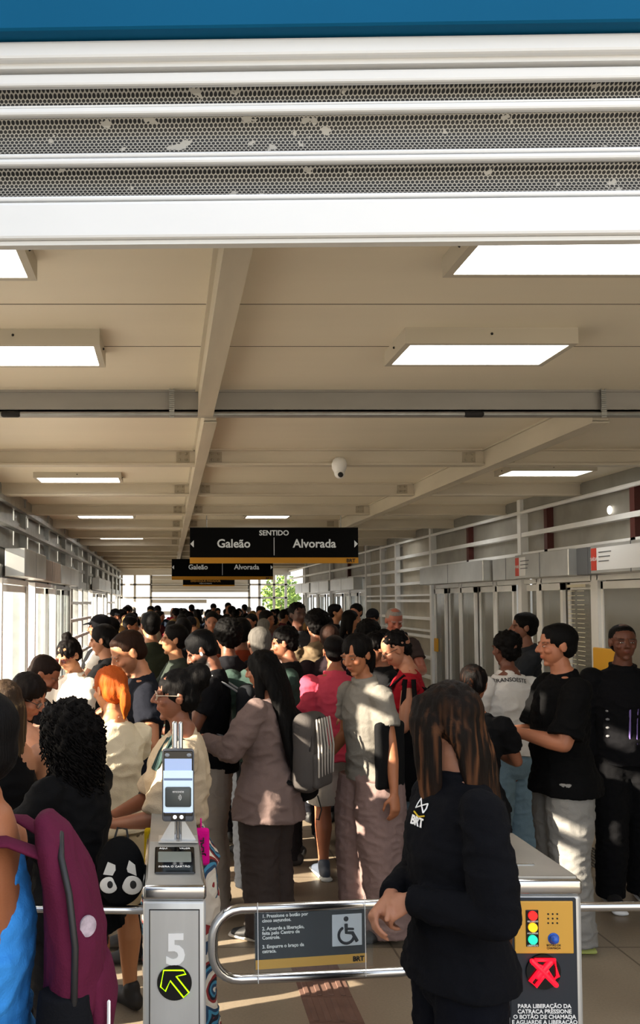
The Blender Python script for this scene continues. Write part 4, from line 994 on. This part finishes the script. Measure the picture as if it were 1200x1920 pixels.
from mathutils.bvhtree import BVHTree
def decal(p, part, u, v, off=.003):      # frame on the garment's surface where the eye at pixel u, v meets it
    me = part.data; bv = BVHTree.FromPolygons([x.co[:] for x in me.vertices], [q.vertices[:] for q in me.polygons])
    Wi = p.Wm.inverted(); o = Wi @ V((0, 0, CAMZ)); d = (Wi.to_3x3() @ ray(u, v)).normalized(); h = bv.ray_cast(o, d)
    if h[0] is None: print('DECAL MISS', u, v); return Matrix.Identity(4)
    n = V((0, 0, 0))
    for q in bv.find_nearest_range(h[0], .03): n += q[1]
    n = n.normalized(); x = V((0, 0, 1)).cross(n); x.normalize(); x = x if True else -x; z = n.cross(x)
    c = h[0] + n*off; return Matrix(((x.x, z.x, n.x, c.x), (x.y, z.y, n.y, c.y), (x.z, z.z, n.z, c.z), (0, 0, 0, 1)))
def stick(name, me_or_mb, p, part, u, v, m, parent=None, off=.004, label=None, flex=True):
    M = decal(p, part, u, v, 0); me = me_or_mb.mesh(name) if isinstance(me_or_mb, MB) else me_or_mb
    pm = part.data; bv = BVHTree.FromPolygons([x.co[:] for x in pm.vertices], [q.vertices[:] for q in pm.polygons]); nn = M.to_3x3() @ V((0, 0, 1))
    for w_ in me.vertices:
        q = M @ V((w_.co.x, w_.co.y, 0)); h = bv.ray_cast(q+nn*.06, -nn, .12) if flex else (None,); w_.co = (h[0] if h[0] is not None else q) + nn*(off + w_.co.z)
    return obj(name, me, m, parent or part, label=label)
# ================================================================== THE PEOPLE IN THE PHOTO
BLK = '0B0B0D'
def pattern_mat(name, cols, scale, base):
    m = bpy.data.materials.new(name); m.use_nodes = True; n = m.node_tree; b = n.nodes['Principled BSDF']; L = n.links
    tc = n.nodes.new('ShaderNodeTexCoord'); w = n.nodes.new('ShaderNodeTexNoise'); w.inputs['Scale'].default_value = scale*.6
    L.new(tc.outputs['Object'], w.inputs['Vector'])
    ad = n.nodes.new('ShaderNodeMix'); ad.data_type = 'VECTOR'; ad.inputs[0].default_value = .12; L.new(tc.outputs['Object'], ad.inputs[4]); L.new(w.outputs['Color'], ad.inputs[5])
    v = n.nodes.new('ShaderNodeTexVoronoi'); v.inputs['Scale'].default_value = scale; L.new(ad.outputs[1], v.inputs['Vector'])
    mu = n.nodes.new('ShaderNodeMath'); mu.operation = 'MULTIPLY'; mu.inputs[1].default_value = 2.6; L.new(v.outputs['Distance'], mu.inputs[0])
    fr = n.nodes.new('ShaderNodeMath'); fr.operation = 'FRACT'; L.new(mu.outputs[0], fr.inputs[0])
    r = n.nodes.new('ShaderNodeValToRGB'); r.color_ramp.interpolation = 'CONSTANT'; el = r.color_ramp.elements
    for i, c in enumerate(cols):
        e = el[i] if i < 2 else el.new(i/len(cols)); e.position = i/len(cols); e.color = (*lin(c), 1)
    L.new(fr.outputs[0], r.inputs[0])
    s = n.nodes.new('ShaderNodeSeparateColor'); L.new(v.outputs['Color'], s.inputs[0])
    g = n.nodes.new('ShaderNodeMath'); g.operation = 'GREATER_THAN'; g.inputs[1].default_value = .22; L.new(s.outputs[0], g.inputs[0])
    x = n.nodes.new('ShaderNodeMix'); x.data_type = 'RGBA'; L.new(g.outputs[0], x.inputs[0]); L.new(r.outputs[0], x.inputs[7]); x.inputs[6].default_value = (*lin(base), 1)
    L.new(x.outputs[2], b.inputs['Base Color']); b.inputs['Roughness'].default_value = .85; return m

# --- man in the blue tank top, nearest at the left edge
p = person('man in a bright blue tank top with a burgundy backpack at the left edge', u=-38, v=1291, d=1.72, H=1.68, head=90, hp=8, w=1.15, skin='9A6040', vox=.0075, arms=(((-.13, .12, .50), (.4, -1, 0), (0, .6, -.8), .4), 'phone'),
           top=('tank', '3C8FE0', .016), bottom=('pants', '2B2D33'), hair=('short', '0C0A0A', {'g': .02}))
t = thing_at(p, 'backpack', (0, -.180, 1.00), 'burgundy backpack with black mesh side pocket on the man in blue', 'backpack')
bur = fabric('571B34'); bk = MB(); bk.tube([V((0, .0, .03)), V((0, -.012, .12)), V((0, -.01, .22)), V((0, .008, .32)), V((0, .035, .40)), V((0, .05, .43))], [(.115, .050), (.135, .060), (.135, .058), (.128, .048), (.10, .034), (.06, .020)], 28)
me = remesh(bk, .006, 2); folds(me, .008, (12, 12, 7), 3.1); folds(me, .004, (30, 30, 14), 4.1, True); obj('bag', me, bur, t)
mp_ = MB().tube([V((-.098, -.0, .01)), V((-.104, .0, .07)), V((-.106, .0, .15))], [(.045, .056), (.042, .054), (.036, .046)], 20, cap='flat'); me = remesh(mp_, .005, 2); folds(me, .005, (14, 14, 14), 2.2); obj('mesh_pocket', me, fabric('101115'), t)
fpk = MB().tube([V((0, -.052, .03)), V((0, -.058, .10)), V((0, -.054, .155))], [(.09, .028), (.10, .032), (.095, .024)], 24); me = remesh(fpk, .006, 2); folds(me, .005, (14, 14, 9), 5); fp_ = obj('front_pocket', me, bur, t)
obj('side_zipper', MB().tube([(-.134, -.020, .14), (-.137, -.022, .24), (-.130, -.010, .33), (-.10, .008, .385), (-.05, .015, .415)], .0065, 8), mat('zip', '1B1A1C', .5), t, True)
obj('zipper_pull', MB().rbox((-.098, -.082, .07), (-.090, -.076, .13), .003, 1), M_txt, fp_)
bdg = MB().tube([(-.103, -.040, .265), (-.1065, -.0425, .265)], [(.017, .019)]*2, 20, cap='flat'); obj('round_badge', bdg, mat('badge_white', 'B8A8B4', .6, var=.5, vscale=60), t)
obj('lower_strap', MB().tube([(-.12, .05, .05), (-.15, .13, .10), (-.14, .28, .24)], [(.014, .004)]*3, 8, side=(0, 0, 1)), fabric('1A1A1E'), t, True)
for s in (-1, 1): obj('shoulder_strap', MB().tube([V((s*.06, .05, .38)), V((s*.085, .11, .41)), V((s*.095, .19, .41)), V((s*.10, .27, .33)), V((s*.105, .29, .20))], [(.030, .007)]*5, 10, side=(1, 0, 0)), bur, t, True)
# --- attendant
p = person('station attendant in a black jacket with long highlighted brown hair, hands clasped', u=850, v=1280, d=2.5, head=97, sex='f', w=1.06, hy=-60, hp=4, skin='A8745A', vox=.0065, eyes=True,
           arms=(((-.03, .092, .642), (1, -.9, -.25), (.35, .75, -.55), .9), ((.02, .11, .632), (1, -.9, -.3), (-.35, .75, -.5), .8)),
           top=('jacket', '0B0C11', .020, .50, 1.1), bottom=('pants', '0A0C14', .012), hair=('long', '15100D', {'hl': '65412A', 'len': 3.0, 'w': .36, 'th': .12, 'back': .22, 'side': .80, 'sf': .13, 'hi': 1}))
e = MB(); s_ = .020
for a_, b_ in (((-1, 1), (1, -.8)), ((1, -.8), (1, .6)), ((1, .6), (-1, -.5)), ((-1, -.5), (-1, 1))): e.tube([V((a_[0]*s_, a_[1]*s_, 0)), V(((a_[0]+b_[0])*s_/2, (a_[1]+b_[1])*s_/2, 0)), V((b_[0]*s_, b_[1]*s_, 0))], .0018, 5)
eo = stick('emblem', e, p, p.top, 792, 1512, M_txt, label='white emblem on the chest of the jacket')
stick('emblem_swoosh', MB().tube([V((-.026, .006, 0)), V((0, -.003, 0)), V((.026, .004, 0))], .0028, 6), p, p.top, 787, 1530, mat('emblem_yellow', 'D8B818', .5), eo)
stick('emblem_lettering', text_mesh('BRT', .034, ext=.0008, bold=.0012), p, p.top, 784, 1541, M_txt, eo)
# --- woman in beige tee with glasses
p = person('woman with clear glasses, high curly bun and beige t-shirt behind the face reader', u=338, v=1256, d=3.6, head=92, sex='f', w=1.12, skin='7E4E38', vox=.008, eyes=True, arms=(((-.03, .17, .615), (1, -.9, -.3), (.2, .9, .25), .9), ((.02, .18, .62), (1, -.8, -.3), (-.2, .9, .2), .8)),
           top=('tee', 'B7A58C', .026, .625, .95), bottom=('pants', 'D8CDBE', .078, pattern_mat('swirl_print', ['D8CDBE', '23405E', '3F86A8', '151A2C', '8C2A2A', 'E2DACB'], 7, 'D5C9BA')), hair=('bun', '0A0808', {'bun': (0, -.42, .38), 'r': .27}))
glasses(p, 'A89A88'); 
sp_ = MB()
for q in range(7): sp_.tube([V((-.04+.012*q, -.07, 0)), V((-.035+.012*q, 0, 0)), V((-.045+.013*q, .06+.01*(q%3), 0))], .006, 5)
stick('shirt_print', sp_, p, p.top, 306, 1412, mat('print_green', '2F4A48', .9, var=.5, vscale=40), off=.001)
for (u_, c_, nm) in ((377, 'E0118A', 'pink'), (286, 'D8B21C', 'yellow')):
    t = empty('pouch', P(u_, 1622, 3.36), 'small bright %s hanging pouch with dark print beside the number 5 turnstile' % nm, 'pouch'); obj('cloth_body', puffy(.065, .025, .14, .012, .006, .002), fabric(c_), t)
    obj('hanging_cord', MB().tube([(0, 0, .135), (0, .005, .15), (.0, .01, .17)], .003, 6), fabric(c_), t, True)
    lettering({'pink': 'JEAL', 'yellow': 'LZ'}[nm], .034, (.0, -.020, .075), M_blk, t, bold=.0008).rotation_euler = (PI/2, -PI/2, 0)
# --- woman with black curly hair
p = person('woman with long black curly hair and black clothes, back turned, at the left', u=135, v=1312, d=3.15, head=62, sex='f', w=1.15, skin='9A6C50', vox=.009, hp=14, arms=(((-.06, .20, .60), (1, -.6, -.6), (.1, 1, .1), .7), 'phone'),
           top=('tee', BLK, .03, .48, 1.05), bottom=('pants', '0C0C0F', .02), hair=('curly', '080606', {'len': 1.35, 'w': .50, 'th': .30, 'back': .05, 'side': .9, 'curls': 900, 'g': .05}))
phone(p, 0, 'phone in a pink case held by the curly-haired woman', case='D8245A', screen=True)
t = thing_at(p, 'round_bag', (.02, -.30, .98-.28), 'round black bag with two white printed discs behind the turnstile', 'bag')
t.location = P(226, 1700, 2.98); t.rotation_euler = (0, 0, 0)
me = remesh(MB().ell((0, 0, .115), (.082, .05, .115), n=24, m=16), .007, 1); folds(me, .006, (12, 12, 12), 2); obj('bag', me, fabric('0A0A0C'), t)
obj('handle_loop', MB().tube([(-.02, 0, .225), (-.01, 0, .26), (.02, 0, .255), (.025, 0, .22)], .004, 6), M_dark, t, True)
for s, r in ((-.036, .030), (.040, .034)):
    e = obj('white_disc', MB().ell((s, -.046, .085), (r, .005, r*.9), n=20), mat('print_white', 'CFCBC4', .8), t, True); obj('dark_dot', MB().ell((s+.004, -.0505, .088), (r*.32, .002, r*.4)), M_dark, e, True)
obj('white_flap', MB().prism([(-.055, .12), (-.012, .115), (-.015, .15), (-.04, .16)], .004, Matrix.Translation((0, -.047, 0))).prism([(.02, .13), (.055, .115), (.05, .15), (.03, .165)], .004, Matrix.Translation((0, -.046, 0))), mat('print_white', 'CFCBC4', .8), t)
# --- ginger woman
p = person('woman with sunlit ginger hair tied low and cream t-shirt, left of the glasses woman', u=212, v=1250, d=4.05, head=38, sex='f', w=1.1, skin='B98058', vox=.009, arms=(((-.08, .17, .62), (1, -.7, -.6)+(), (0, 1, .1), .6), 'phone'), hp=8,
           top=('tee', 'DDD0B4', .02, .52, .5), bottom=('skirt', 'B9A98A', .01), hair=('ponytail', '9A4416', {'len': .7, 'hl': 'B4621E'}))
tote(p, -1, '0C0C0E', 'black shoulder bag on the ginger woman\'s near side', w=.25, h=.26, z=.40)
o = obj('lanyard', MB().tube([(-.13, .05, .58*p.H), (-.15, .03, .50*p.H), (-.15, .03, .36*p.H)], [(.004, .014)]*3, 6), fabric('18B08C')); inroot(p, o); tag(settle(o), 'teal green strap hanging beside the ginger woman\'s bag', 'strap')
# --- left edge women
p = person('woman with wavy light brown hair and black sleeveless top at the left edge', u=12, v=1276, d=3.65, head=30, sex='f', w=1.08, skin='A8765A', vox=.009, arms=('phone', 'phone'), hp=10, top=('tank', BLK, .014, .52), bottom=('pants', '1B1B20'), hair=('long', '33271E', {'hl': '7A6444', 'len': .9, 'w': .36, 'back': .05}))
p = person('woman in a peach top with dark hair looking down at the left edge', u=34, v=1256, d=4.1, head=250, sex='f', w=1.05, skin='9A664C', vox=.010, arms=('phonehi', 'phone'), hp=28, top=('tee', 'D8A890', .018, .5, .6), bottom=('pants', '2A2A30'), hair=('long', '120C0A', {'len': .9}))
glasses(p, '151515')
p = person('bearded man with short receding hair bending his head down by the left doors', u=62, v=1222, d=4.9, head=265, w=1.05, skin='8A563C', vox=.010, arms=('phone', 'phone'), hp=34, top=('tee', '1A1A1E', .014), bottom=('pants', '15151A'), hair=('short', '1A100C', {'g': .0}), beard=.9)
p = person('woman with red-lensed sunglasses and hair up, sunlit by the left doors', u=140, v=1194, d=6.0, head=140, sex='f', w=1.0, skin='B8825E', vox=.010, arms=('phone', 'phonehi'), hp=26, top=('shirt', 'D6CFC4', .018, .5, 1.05), bottom=('pants', '18181C'), hair=('bun', '0C0808', {'bun': (0, -.2, .55), 'r': .17}))
glasses(p, '5A1512', True); phone(p, 1, 'phone held by the woman in sunglasses', screen=True)
# --- bearded man in navy, head lit
p = person('tall bearded man in a navy t-shirt looking down, face in full sunlight', u=262, v=1176, d=4.7, head=100, w=1.14, skin='A87050', vox=.0085, eyes=True, hp=30, hy=8, arms=(((-.12, .10, .70), (.9, -1, -.3), (.4, .8, .5), .8), 'strap'),
           top=('tee', '14161E', .018, .5, .62), bottom=('pants', '101014', .018), hair=('short', '22120A', {'g': .0}), beard=.45, brow='20120A')
backpack(p, '101116', 'black backpack on the tall bearded man', w=.26, d=.12, h=.38)
p = person('boy with dark hair and black t-shirt in front of the left slatted wall', u=200, v=1172, d=6.6, head=80, w=.95, skin='A06C4E', vox=.011, arms=('phone', 'phone'), hp=10, top=('tee', '0E0E10', .016), bottom=('pants', '16161A'), hair=('short', '080606', {'g': .05}))
p = person('person in a dark cap and white sleeve near the left slatted wall', u=190, v=1153, d=8.0, head=95, w=1.0, skin='8A5A40', vox=.011, arms=('phone', 'phone'), top=('tee', 'C8C4BC', .016), bottom=('pants', '1A1A20'), hair=('cap', '0C0C10'))
p = person('man with black cap and olive t-shirt, bare neck turned to the camera', u=283, v=1148, d=7.4, head=15, w=1.12, skin='9C6C50', vox=.011, arms=('phone', 'phone'), top=('tee', '2C3226', .018), bottom=('pants', '1A1A20'), hair=('short', '060505', {'g': .04}))
p = person('young man in profile with a grey-green t-shirt, behind the bun woman', u=330, v=1172, d=6.6, head=95, w=.95, skin='A4714F', vox=.011, arms=('phone', 'phone'), top=('tee', '333A34', .016), bottom=('pants', '1A1A20'), hair=('short', '0A0807', {'g': .04}))
# --- man in black cap with beard
p = person('bearded man with a backwards dark cap, earbud and black t-shirt looking down', u=398, v=1178, d=5.35, head=82, w=1.02, skin='6E4430', vox=.009, hp=32, arms=(((-.06, .17, .64), (1, -.8, -.5), (0, 1, .1), .7), 'phone'), top=('tee', '0D0D10', .018, .5, .6), bottom=('pants', 'A59A8E', .03), hair=('short', '08080A', {'g': .05}), beard=1, brow='080606')
obj('earbud', MB().ell((-.37, .0, -.08), (.03, .04, .06)).xf(p.Mh), M_txt, p.body, True)
t = backpack(p, '24262A', 'dark backpack with grey straps on the capped bearded man', w=.26, d=.12, h=.38, strapcol='8C8E92')
o = thing_at(p, 'shopping_bag', (-.22, .16, .70), 'yellow green bag in front of the capped bearded man', 'bag'); obj('bag', puffy(.06, .14, .30, .02), fabric('B8BE28'), o)
o = thing_at(p, 'shopping_bag', (-.20, .10, .62), 'white bag hanging from the capped bearded man', 'bag'); obj('bag', puffy(.04, .16, .26, .02), fabric('D0D4DA'), o)
p = person('person with a large round black afro, left of the grey-haired man', u=428, v=1166, d=6.4, head=20, w=1.0, skin='6E4430', vox=.011, arms=('phone', 'phone'), top=('tee', '16161A', .016), bottom=('pants', '1A1A20'), hair=('afro', '060505', {'g': .04}))
p = person('person in a rust brown t-shirt just left of the grey-haired man', u=452, v=1160, d=6.9, head=5, w=1.1, skin='7A4C36', vox=.011, arms=('phone', 'phone'), top=('tee', '6E2C18', .018), bottom=('pants', '1A1A20'), hair=('short', '080606', {'g': .04}))
# --- grey-haired man
p = person('grey-haired man seen from behind in a dark green t-shirt', u=487, v=1175, d=5.7, head=8, w=1.18, skin='8E5E48', vox=.009, arms=(((-.13, .11, .60), (.7, -1, 0), (0, 1, 0), .6), 'phone'), top=('tee', '34443E', .022, .5, .62), bottom=('pants', '24262A', .02), hair=('short', '55524E', {'g': .0}))
# --- woman with long black hair and backpack
p = person('woman with very long black hair and mauve shirt holding a phone, mid left', u=500, v=1219, d=4.95, head=58, sex='f', w=1.08, skin='A0684C', vox=.009, hp=12, arms=(((-.10, .19, .68), (.7, -.8, -.7), (.0, 1, .1), .5), ((.02, .15, .66), (1, -.5, -.7), (0, 1, .1), .7)),
           top=('shirt', '6F5E5A', .035, .42, 1.08), bottom=('pants', '38312F', .045), shoes='0C0C0E', sole='C8C0B4', hair=('long', '070606', {'len': 2.3, 'w': .56, 'th': .20, 'back': .36, 'side': .95, 'g': .05}))
phone(p, 0, 'phone held out by the long-haired woman in mauve')
t = backpack(p, '4A4644', 'grey striped backpack on the long-haired woman', w=.27, d=.14, h=.43, strapcol='0E0E10')
t.location += Matrix.Rotation(t.rotation_euler.z, 3, 'Z') @ V((.06, -.02, -.02))
st = MB()
for q in range(6): st.tube([(-.10+q*.04, -.095, .10), (-.105+q*.042, -.098, .25), (-.09+q*.036, -.080, .40)], .006, 5)
obj('strap_cords', st, fabric('A9A29A'), t, True)
t = thing_at(p, 'drawstring_bag', (.13, -.17, .82), 'black drawstring bag hanging behind the long-haired woman\'s hip', 'bag'); t.location.z = .74
obj('bag', puffy(.20, .12, .33, .04, seed=9), fabric('0B0B0C'), t); obj('drawstring', MB().tube([(.06, -.05, .02), (.09, -.06, -.06), (.05, -.06, -.11), (.02, -.06, -.10)], .004, 6), M_dark, t, True)
# --- crowd behind
p = person('young person with tall black hair and black shirt in front of the hooded person', u=542, v=1176, d=6.35, head=75, w=.98, skin='8A5A42', vox=.010, arms=('phone', 'phone'), hp=12, top=('tee', '0E0F11', .018), bottom=('pants', '16161A'), hair=('afro', '080606', {'g': -.04}))
p = person('tall dark-skinned man standing a head above the far crowd', u=557, v=1131, d=9.0, head=200, w=.95, skin='4A2C20', vox=.012, arms=('phone', 'phone'), top=('tee', '3A3A3C', .016), bottom=('pants', '1A1A20'), hair=('afro', '050404', {'g': -.06}))
p = person('person in a beige hooded sweatshirt seen from behind', u=594, v=1147, d=7.5, head=10, w=1.12, skin='8A5A42', vox=.010, arms=('phone', 'phone'), top=('hoodie', '6C5C48', .026, .48, 1.05), bottom=('pants', '1A1A20'), hair=('afro', '070505', {'g': .02}))
p = person('person with short brown hair just right of the hooded person', u=618, v=1172, d=6.9, head=350, w=.95, skin='9A6A50', vox=.011, arms=('phone', 'phone'), top=('tee', '2A2024', .016), bottom=('pants', '1A1A20'), hair=('short', '2C1C16', {'g': .03}))
# --- man in red polo
p = person('man in a coral red polo shirt and light shorts seen from behind', u=627, v=1192, d=6.0, head=6, w=1.18, skin='9A5F44', vox=.008, arms=(((-.16, .02, .49), (.6, -1, 0)), ((.15, .05, .55), (.6, -1, 0))), belly=.2, top=('polo', 'C0465A', .026, .49, .75), bottom=('shorts', 'B9B4AC', .022), shoes='4A5260', sole='E6E6E2', hair=('short', '0A0808', {'g': .02}), hy=-10)
# --- woman with black tote
p = person('woman with dark tied hair, grey polo and mauve wide trousers looking down', u=676, v=1187, d=4.95, head=112, sex='f', w=.90, skin='9A6243', vox=.008, eyes=True, hp=12, hy=18, lean=5, arms=(((-.165, .03, .50), (.5, -1, 0)), ((.13, .10, .56), (.5, -1, 0))), belly=.2,
           top=('polo', '77736C', .020, .53, .62), bottom=('pants', '806B67', .060), shoes='0C0C0E', hair=('ponytail', '090707', {'len': .8, 'g': .06}), walk=.15)
tote(p, -1, '131314', 'black tote bag with white beads on the grey polo woman\'s shoulder', w=.22, h=.36, z=.505, y=.02, yaw=.25, x=-.205)
# --- red sleeveless person
p = person('short-haired person in glasses and a red sleeveless top looking down', u=762, v=1178, d=5.5, head=78, sex='f', w=1.1, skin='9E6A50', vox=.009, hp=30, arms=(((-.10, .14, .64), (1, -.9, -.4), (0, 1, .2), .6), 'phone'), top=('tee', '8C1420', .014, .5, .06), bottom=('pants', '7890A0', .02), hair=('afro', '0A0808', {'g': -.09}))
glasses(p, '202020'); phone(p, 0, 'phone held by the person in red', screen=True)
backpack(p, '0C0C0F', 'large black backpack with red trim on the person in red', w=.30, d=.15, h=.44, z=.90, y=-.19)
tote(p, -1, '0A0A0C', 'large plain black tote bag hanging from the person in red', w=.34, h=.42, z=.40, y=.03, x=-.27)
p = person('grey-haired man facing the camera by the slatted right wall', u=735, v=1138, d=8.6, head=185, w=1.1, skin='9C5A48', vox=.010, hp=22, arms=('phone', 'phone'), top=('tee', '3A302E', .018), bottom=('pants', '1A1A20'), hair=('short', '8A8480', {'g': -.02}))
p = person('person with a round mass of black hair behind the grey polo woman', u=690, v=1166, d=7.3, head=0, w=1.0, skin='6A4432', vox=.011, arms=('phone', 'phone'), top=('tee', '121214', .016), bottom=('pants', '1A1A20'), hair=('afro', '060505', {'g': .02}))
p = person('dark-haired person half hidden between the grey polo woman and the person in red', u=716, v=1186, d=6.5, head=100, w=1.0, skin='8A5A42', vox=.011, arms=('phonehi', 'phonehi'), hp=20, top=('tee', '141416', .016), bottom=('pants', '6A7C8C'), hair=('afro', '080606', {'g': -.02}))
phone(p, 0, 'phone raised between the grey polo woman and the person in red', screen=True)
p = person('young man with face in sunlight at the back right of the crowd', u=628, v=1133, d=12.5, head=250, w=.95, skin='A8724E', vox=.013, arms=('phone', 'phone'), top=('tee', '141416', .016), bottom=('pants', '1A1A20'), hair=('short', '080606', {'g': .03}))
p = person('woman with long dark hair in profile at the back right of the crowd', u=656, v=1144, d=10.5, head=260, sex='f', w=.95, skin='A8724E', vox=.013, arms=('phone', 'phone'), top=('tee', '16161A', .016), bottom=('pants', '1A1A20'), hair=('long', '0A0706', {'len': .8}))
# --- right side
p = person('woman in a white polo and blue jeans seen from behind, with afro hair', u=951, v=1185, d=5.6, head=14, sex='f', w=1.10, skin='6A4030', vox=.008, arms=(((-.10, .12, .60), (.8, -1, 0), (0, 1, .2), .5), 'phone'), top=('polo', 'CFCCC8', .024, .53, .65), bottom=('pants', '6F8796', .026), shoes='20242C', hair=('afro', '090707', {'g': -.05}))
stick('back_print', text_mesh('TRANSOESTE', .036, ext=.0006, bold=.0004), p, p.top, 958, 1275, M_dark)
t = tote(p, 1, '0B0B0C', 'black shoulder bag on the white polo woman\'s right side', w=.28, h=.30, z=.545, y=-.03, x=.215); t.rotation_euler.z += .9
p = person('man with dark cap-like hair and charcoal shirt beyond the white polo woman', u=985, v=1150, d=7.2, head=80, w=.95, skin='7A4E3A', vox=.010, arms=('phone', 'phone'), top=('tee', '2A2D32', .018, .5, .7), bottom=('pants', '101014'), hair=('short', '070606', {'g': .04}))
p = person('woman in black with a short dark ponytail between the attendant and the white polo', u=886, v=1247, d=4.7, head=330, sex='f', w=1.05, skin='8A5840', vox=.009, arms=('phone', 'phone'), hp=10, top=('tee', '0B0B0D', .02), bottom=('skirt', '121216', .015), hair=('ponytail', '090707', {'len': .55, 'hl': '4A2A18'}))
p = person('man in black t-shirt and pale grey jeans in profile, looking left with a phone', u=1050, v=1171, d=4.83, head=88, w=1.14, skin='A0664A', vox=.0065, eyes=True, hp=3, arms=(((-.035, .150, .665), (1, -1.0, -.25), (.12, 1, .10), .75), ((.02, .16, .66), (1, -1.0, -.4), (-.1, 1, .1), .8)), belly=.35,
           top=('tee', '060607', .026, .475, .86), bottom=('pants', '83817D', .036), shoes='1E3F7A', sole='A8B060', hair=('short', '070606', {'g': .035}))
phone(p, 0, 'phone held by the black-shirted man in profile', tiltup=.25, size=.9)
p = person('young man with cropped hair in a black tracksuit jacket looking at the camera', u=1166, v=1170, d=5.5, head=168, w=1.02, skin='5E3626', vox=.007, eyes=True, arms=('down', ((-.13, .02, .50), (.5, -1, 0))[0:2]), top=('jacket', '0B0B0E', .024, .50, 1.08), bottom=('pants', '0A0A0C', .03), shoes='17171A', sole='DADADA', hair=('short', '0A0807', {'g': -.01}), walk=.4)
obj('zip_line', MB().tube([(.0, .128, .51*p.H), (.004, .126, .60*p.H), (0, .130, .70*p.H), (0, .118, .76*p.H), (0, .075, .81*p.H)], .006, 6).tube([(-.035, .124, .55*p.H), (-.04, .124, .66*p.H), (-.05, .122, .72*p.H)], .0035, 6), mat('zip_purple', '6E5A9C', .5), p.top, True, 'purple zip line')
mbx = MB()
for q in range(4): mbx.ell((.118, .092, (.60+.03*q)*p.H), (.012, .010, .008))
obj('sleeve_print', mbx, mat('print_grey', '77777A', .7), p.top, True)
# --- packed crowd (prototypes, then copies)
specs = [('black hair and black shirt', 'm', 0, '7A4C36', '0F0F12', ('short', '080606', {'g': .04}), 1.70), ('long dark hair and dark top', 'f', 10, '8A5A42', '1C1A20', ('long', '0D0907', {'len': .9}), 1.60),
         ('afro hair and grey shirt', 'm', 30, '5A3626', '4A4A4C', ('afro', '070505', {'g': .0}), 1.68), ('brown hair and red shirt', 'f', 340, 'A87858', '6A1620', ('long', '3A2418', {'len': .6}), 1.60),
         ('cap and dark jacket', 'm', 190, '8A5A42', '18202C', ('cap', '101014'), 1.72), ('blond hair and red top', 'f', 5, 'B88A68', '8C1C2C', ('bob', '8A6A40'), 1.58),
         ('short hair, face towards the camera', 'm', 175, '9A6448', '2C2A28', ('short', '0A0806', {'g': .02}), 1.74), ('greying hair and beige shirt', 'm', 350, '9A6E56', '8A7C68', ('short', '6E6A64', {'g': .0}), 1.66),
         ('hair in a bun and white top', 'f', 100, '8A5A42', 'BDB8B0', ('bun', '0C0807', {'r': .2}), 1.58), ('dark hair and wine-coloured shirt', 'm', 260, '8A5638', '4A1A20', ('short', '0C0807', {'g': .03}), 1.67)]
PP = [(o.location.x, o.location.y) for o in bpy.data.objects if o.get('category') == 'person']
random.seed(11); protos = []; spots = []
r_ = 0; y = 7.9
while y < 28.5:
    xx = -1.15 + random.random()*.3
    while xx < 2.75:
        px_, py_ = xx+random.uniform(-.14, .14), y+random.uniform(-.16, .16)
        u_ = px_*F/py_+PXC
        if 205 < u_ < (722 if py_ < 15 else 640) and not any((a-px_)**2+(b-py_)**2 < .30 for a, b in PP+spots): spots.append((px_, py_))
        xx += random.uniform(.52, .68)
    y += .70 if y < 16 else .95
for i, (px_, py_) in enumerate(spots):
    k_ = i if i < len(specs) else random.randrange(len(specs)); s = specs[k_]
    lab = 'distant person with %s in the packed crowd' % s[0]
    if i < len(specs):
        q = person(lab, H=s[6], loc=(px_, py_, 0), d=py_, head=s[2], sex=s[1], w=1.05, skin=s[3], vox=.015, arms=('phone', 'phone'), hp=8, top=('tee', s[4], .018), bottom=('pants', '17171C', .015), hair=s[5], group='packed crowd: %s' % s[0])
        index_kids(q.root); protos.append(q.root)
    else:
        c = copy_tree(protos[k_]); c.location = (px_, py_, 0); c.rotation_euler.z = math.radians(s[2]) + random.uniform(-.7, .7); z_ = random.uniform(.93, 1.05); c.scale = (z_, z_, z_)

ORD = ['first', 'second', 'third', 'fourth', 'fifth', 'sixth', 'seventh', 'eighth', 'ninth', 'tenth', 'eleventh', 'twelfth', 'thirteenth', 'fourteenth', 'fifteenth', 'sixteenth', 'seventeenth', 'eighteenth', 'nineteenth', 'twentieth', 'twenty-first', 'twenty-second', 'twenty-third', 'twenty-fourth']
for s in specs:
    L_ = sorted([o for o in bpy.data.objects if o.get('group') == 'packed crowd: %s' % s[0]], key=lambda o: o.location.x/o.location.y)
    for i, o in enumerate(L_): o['label'] = 'far-off person with %s, %s from left of its kind' % (s[0], ORD[i])
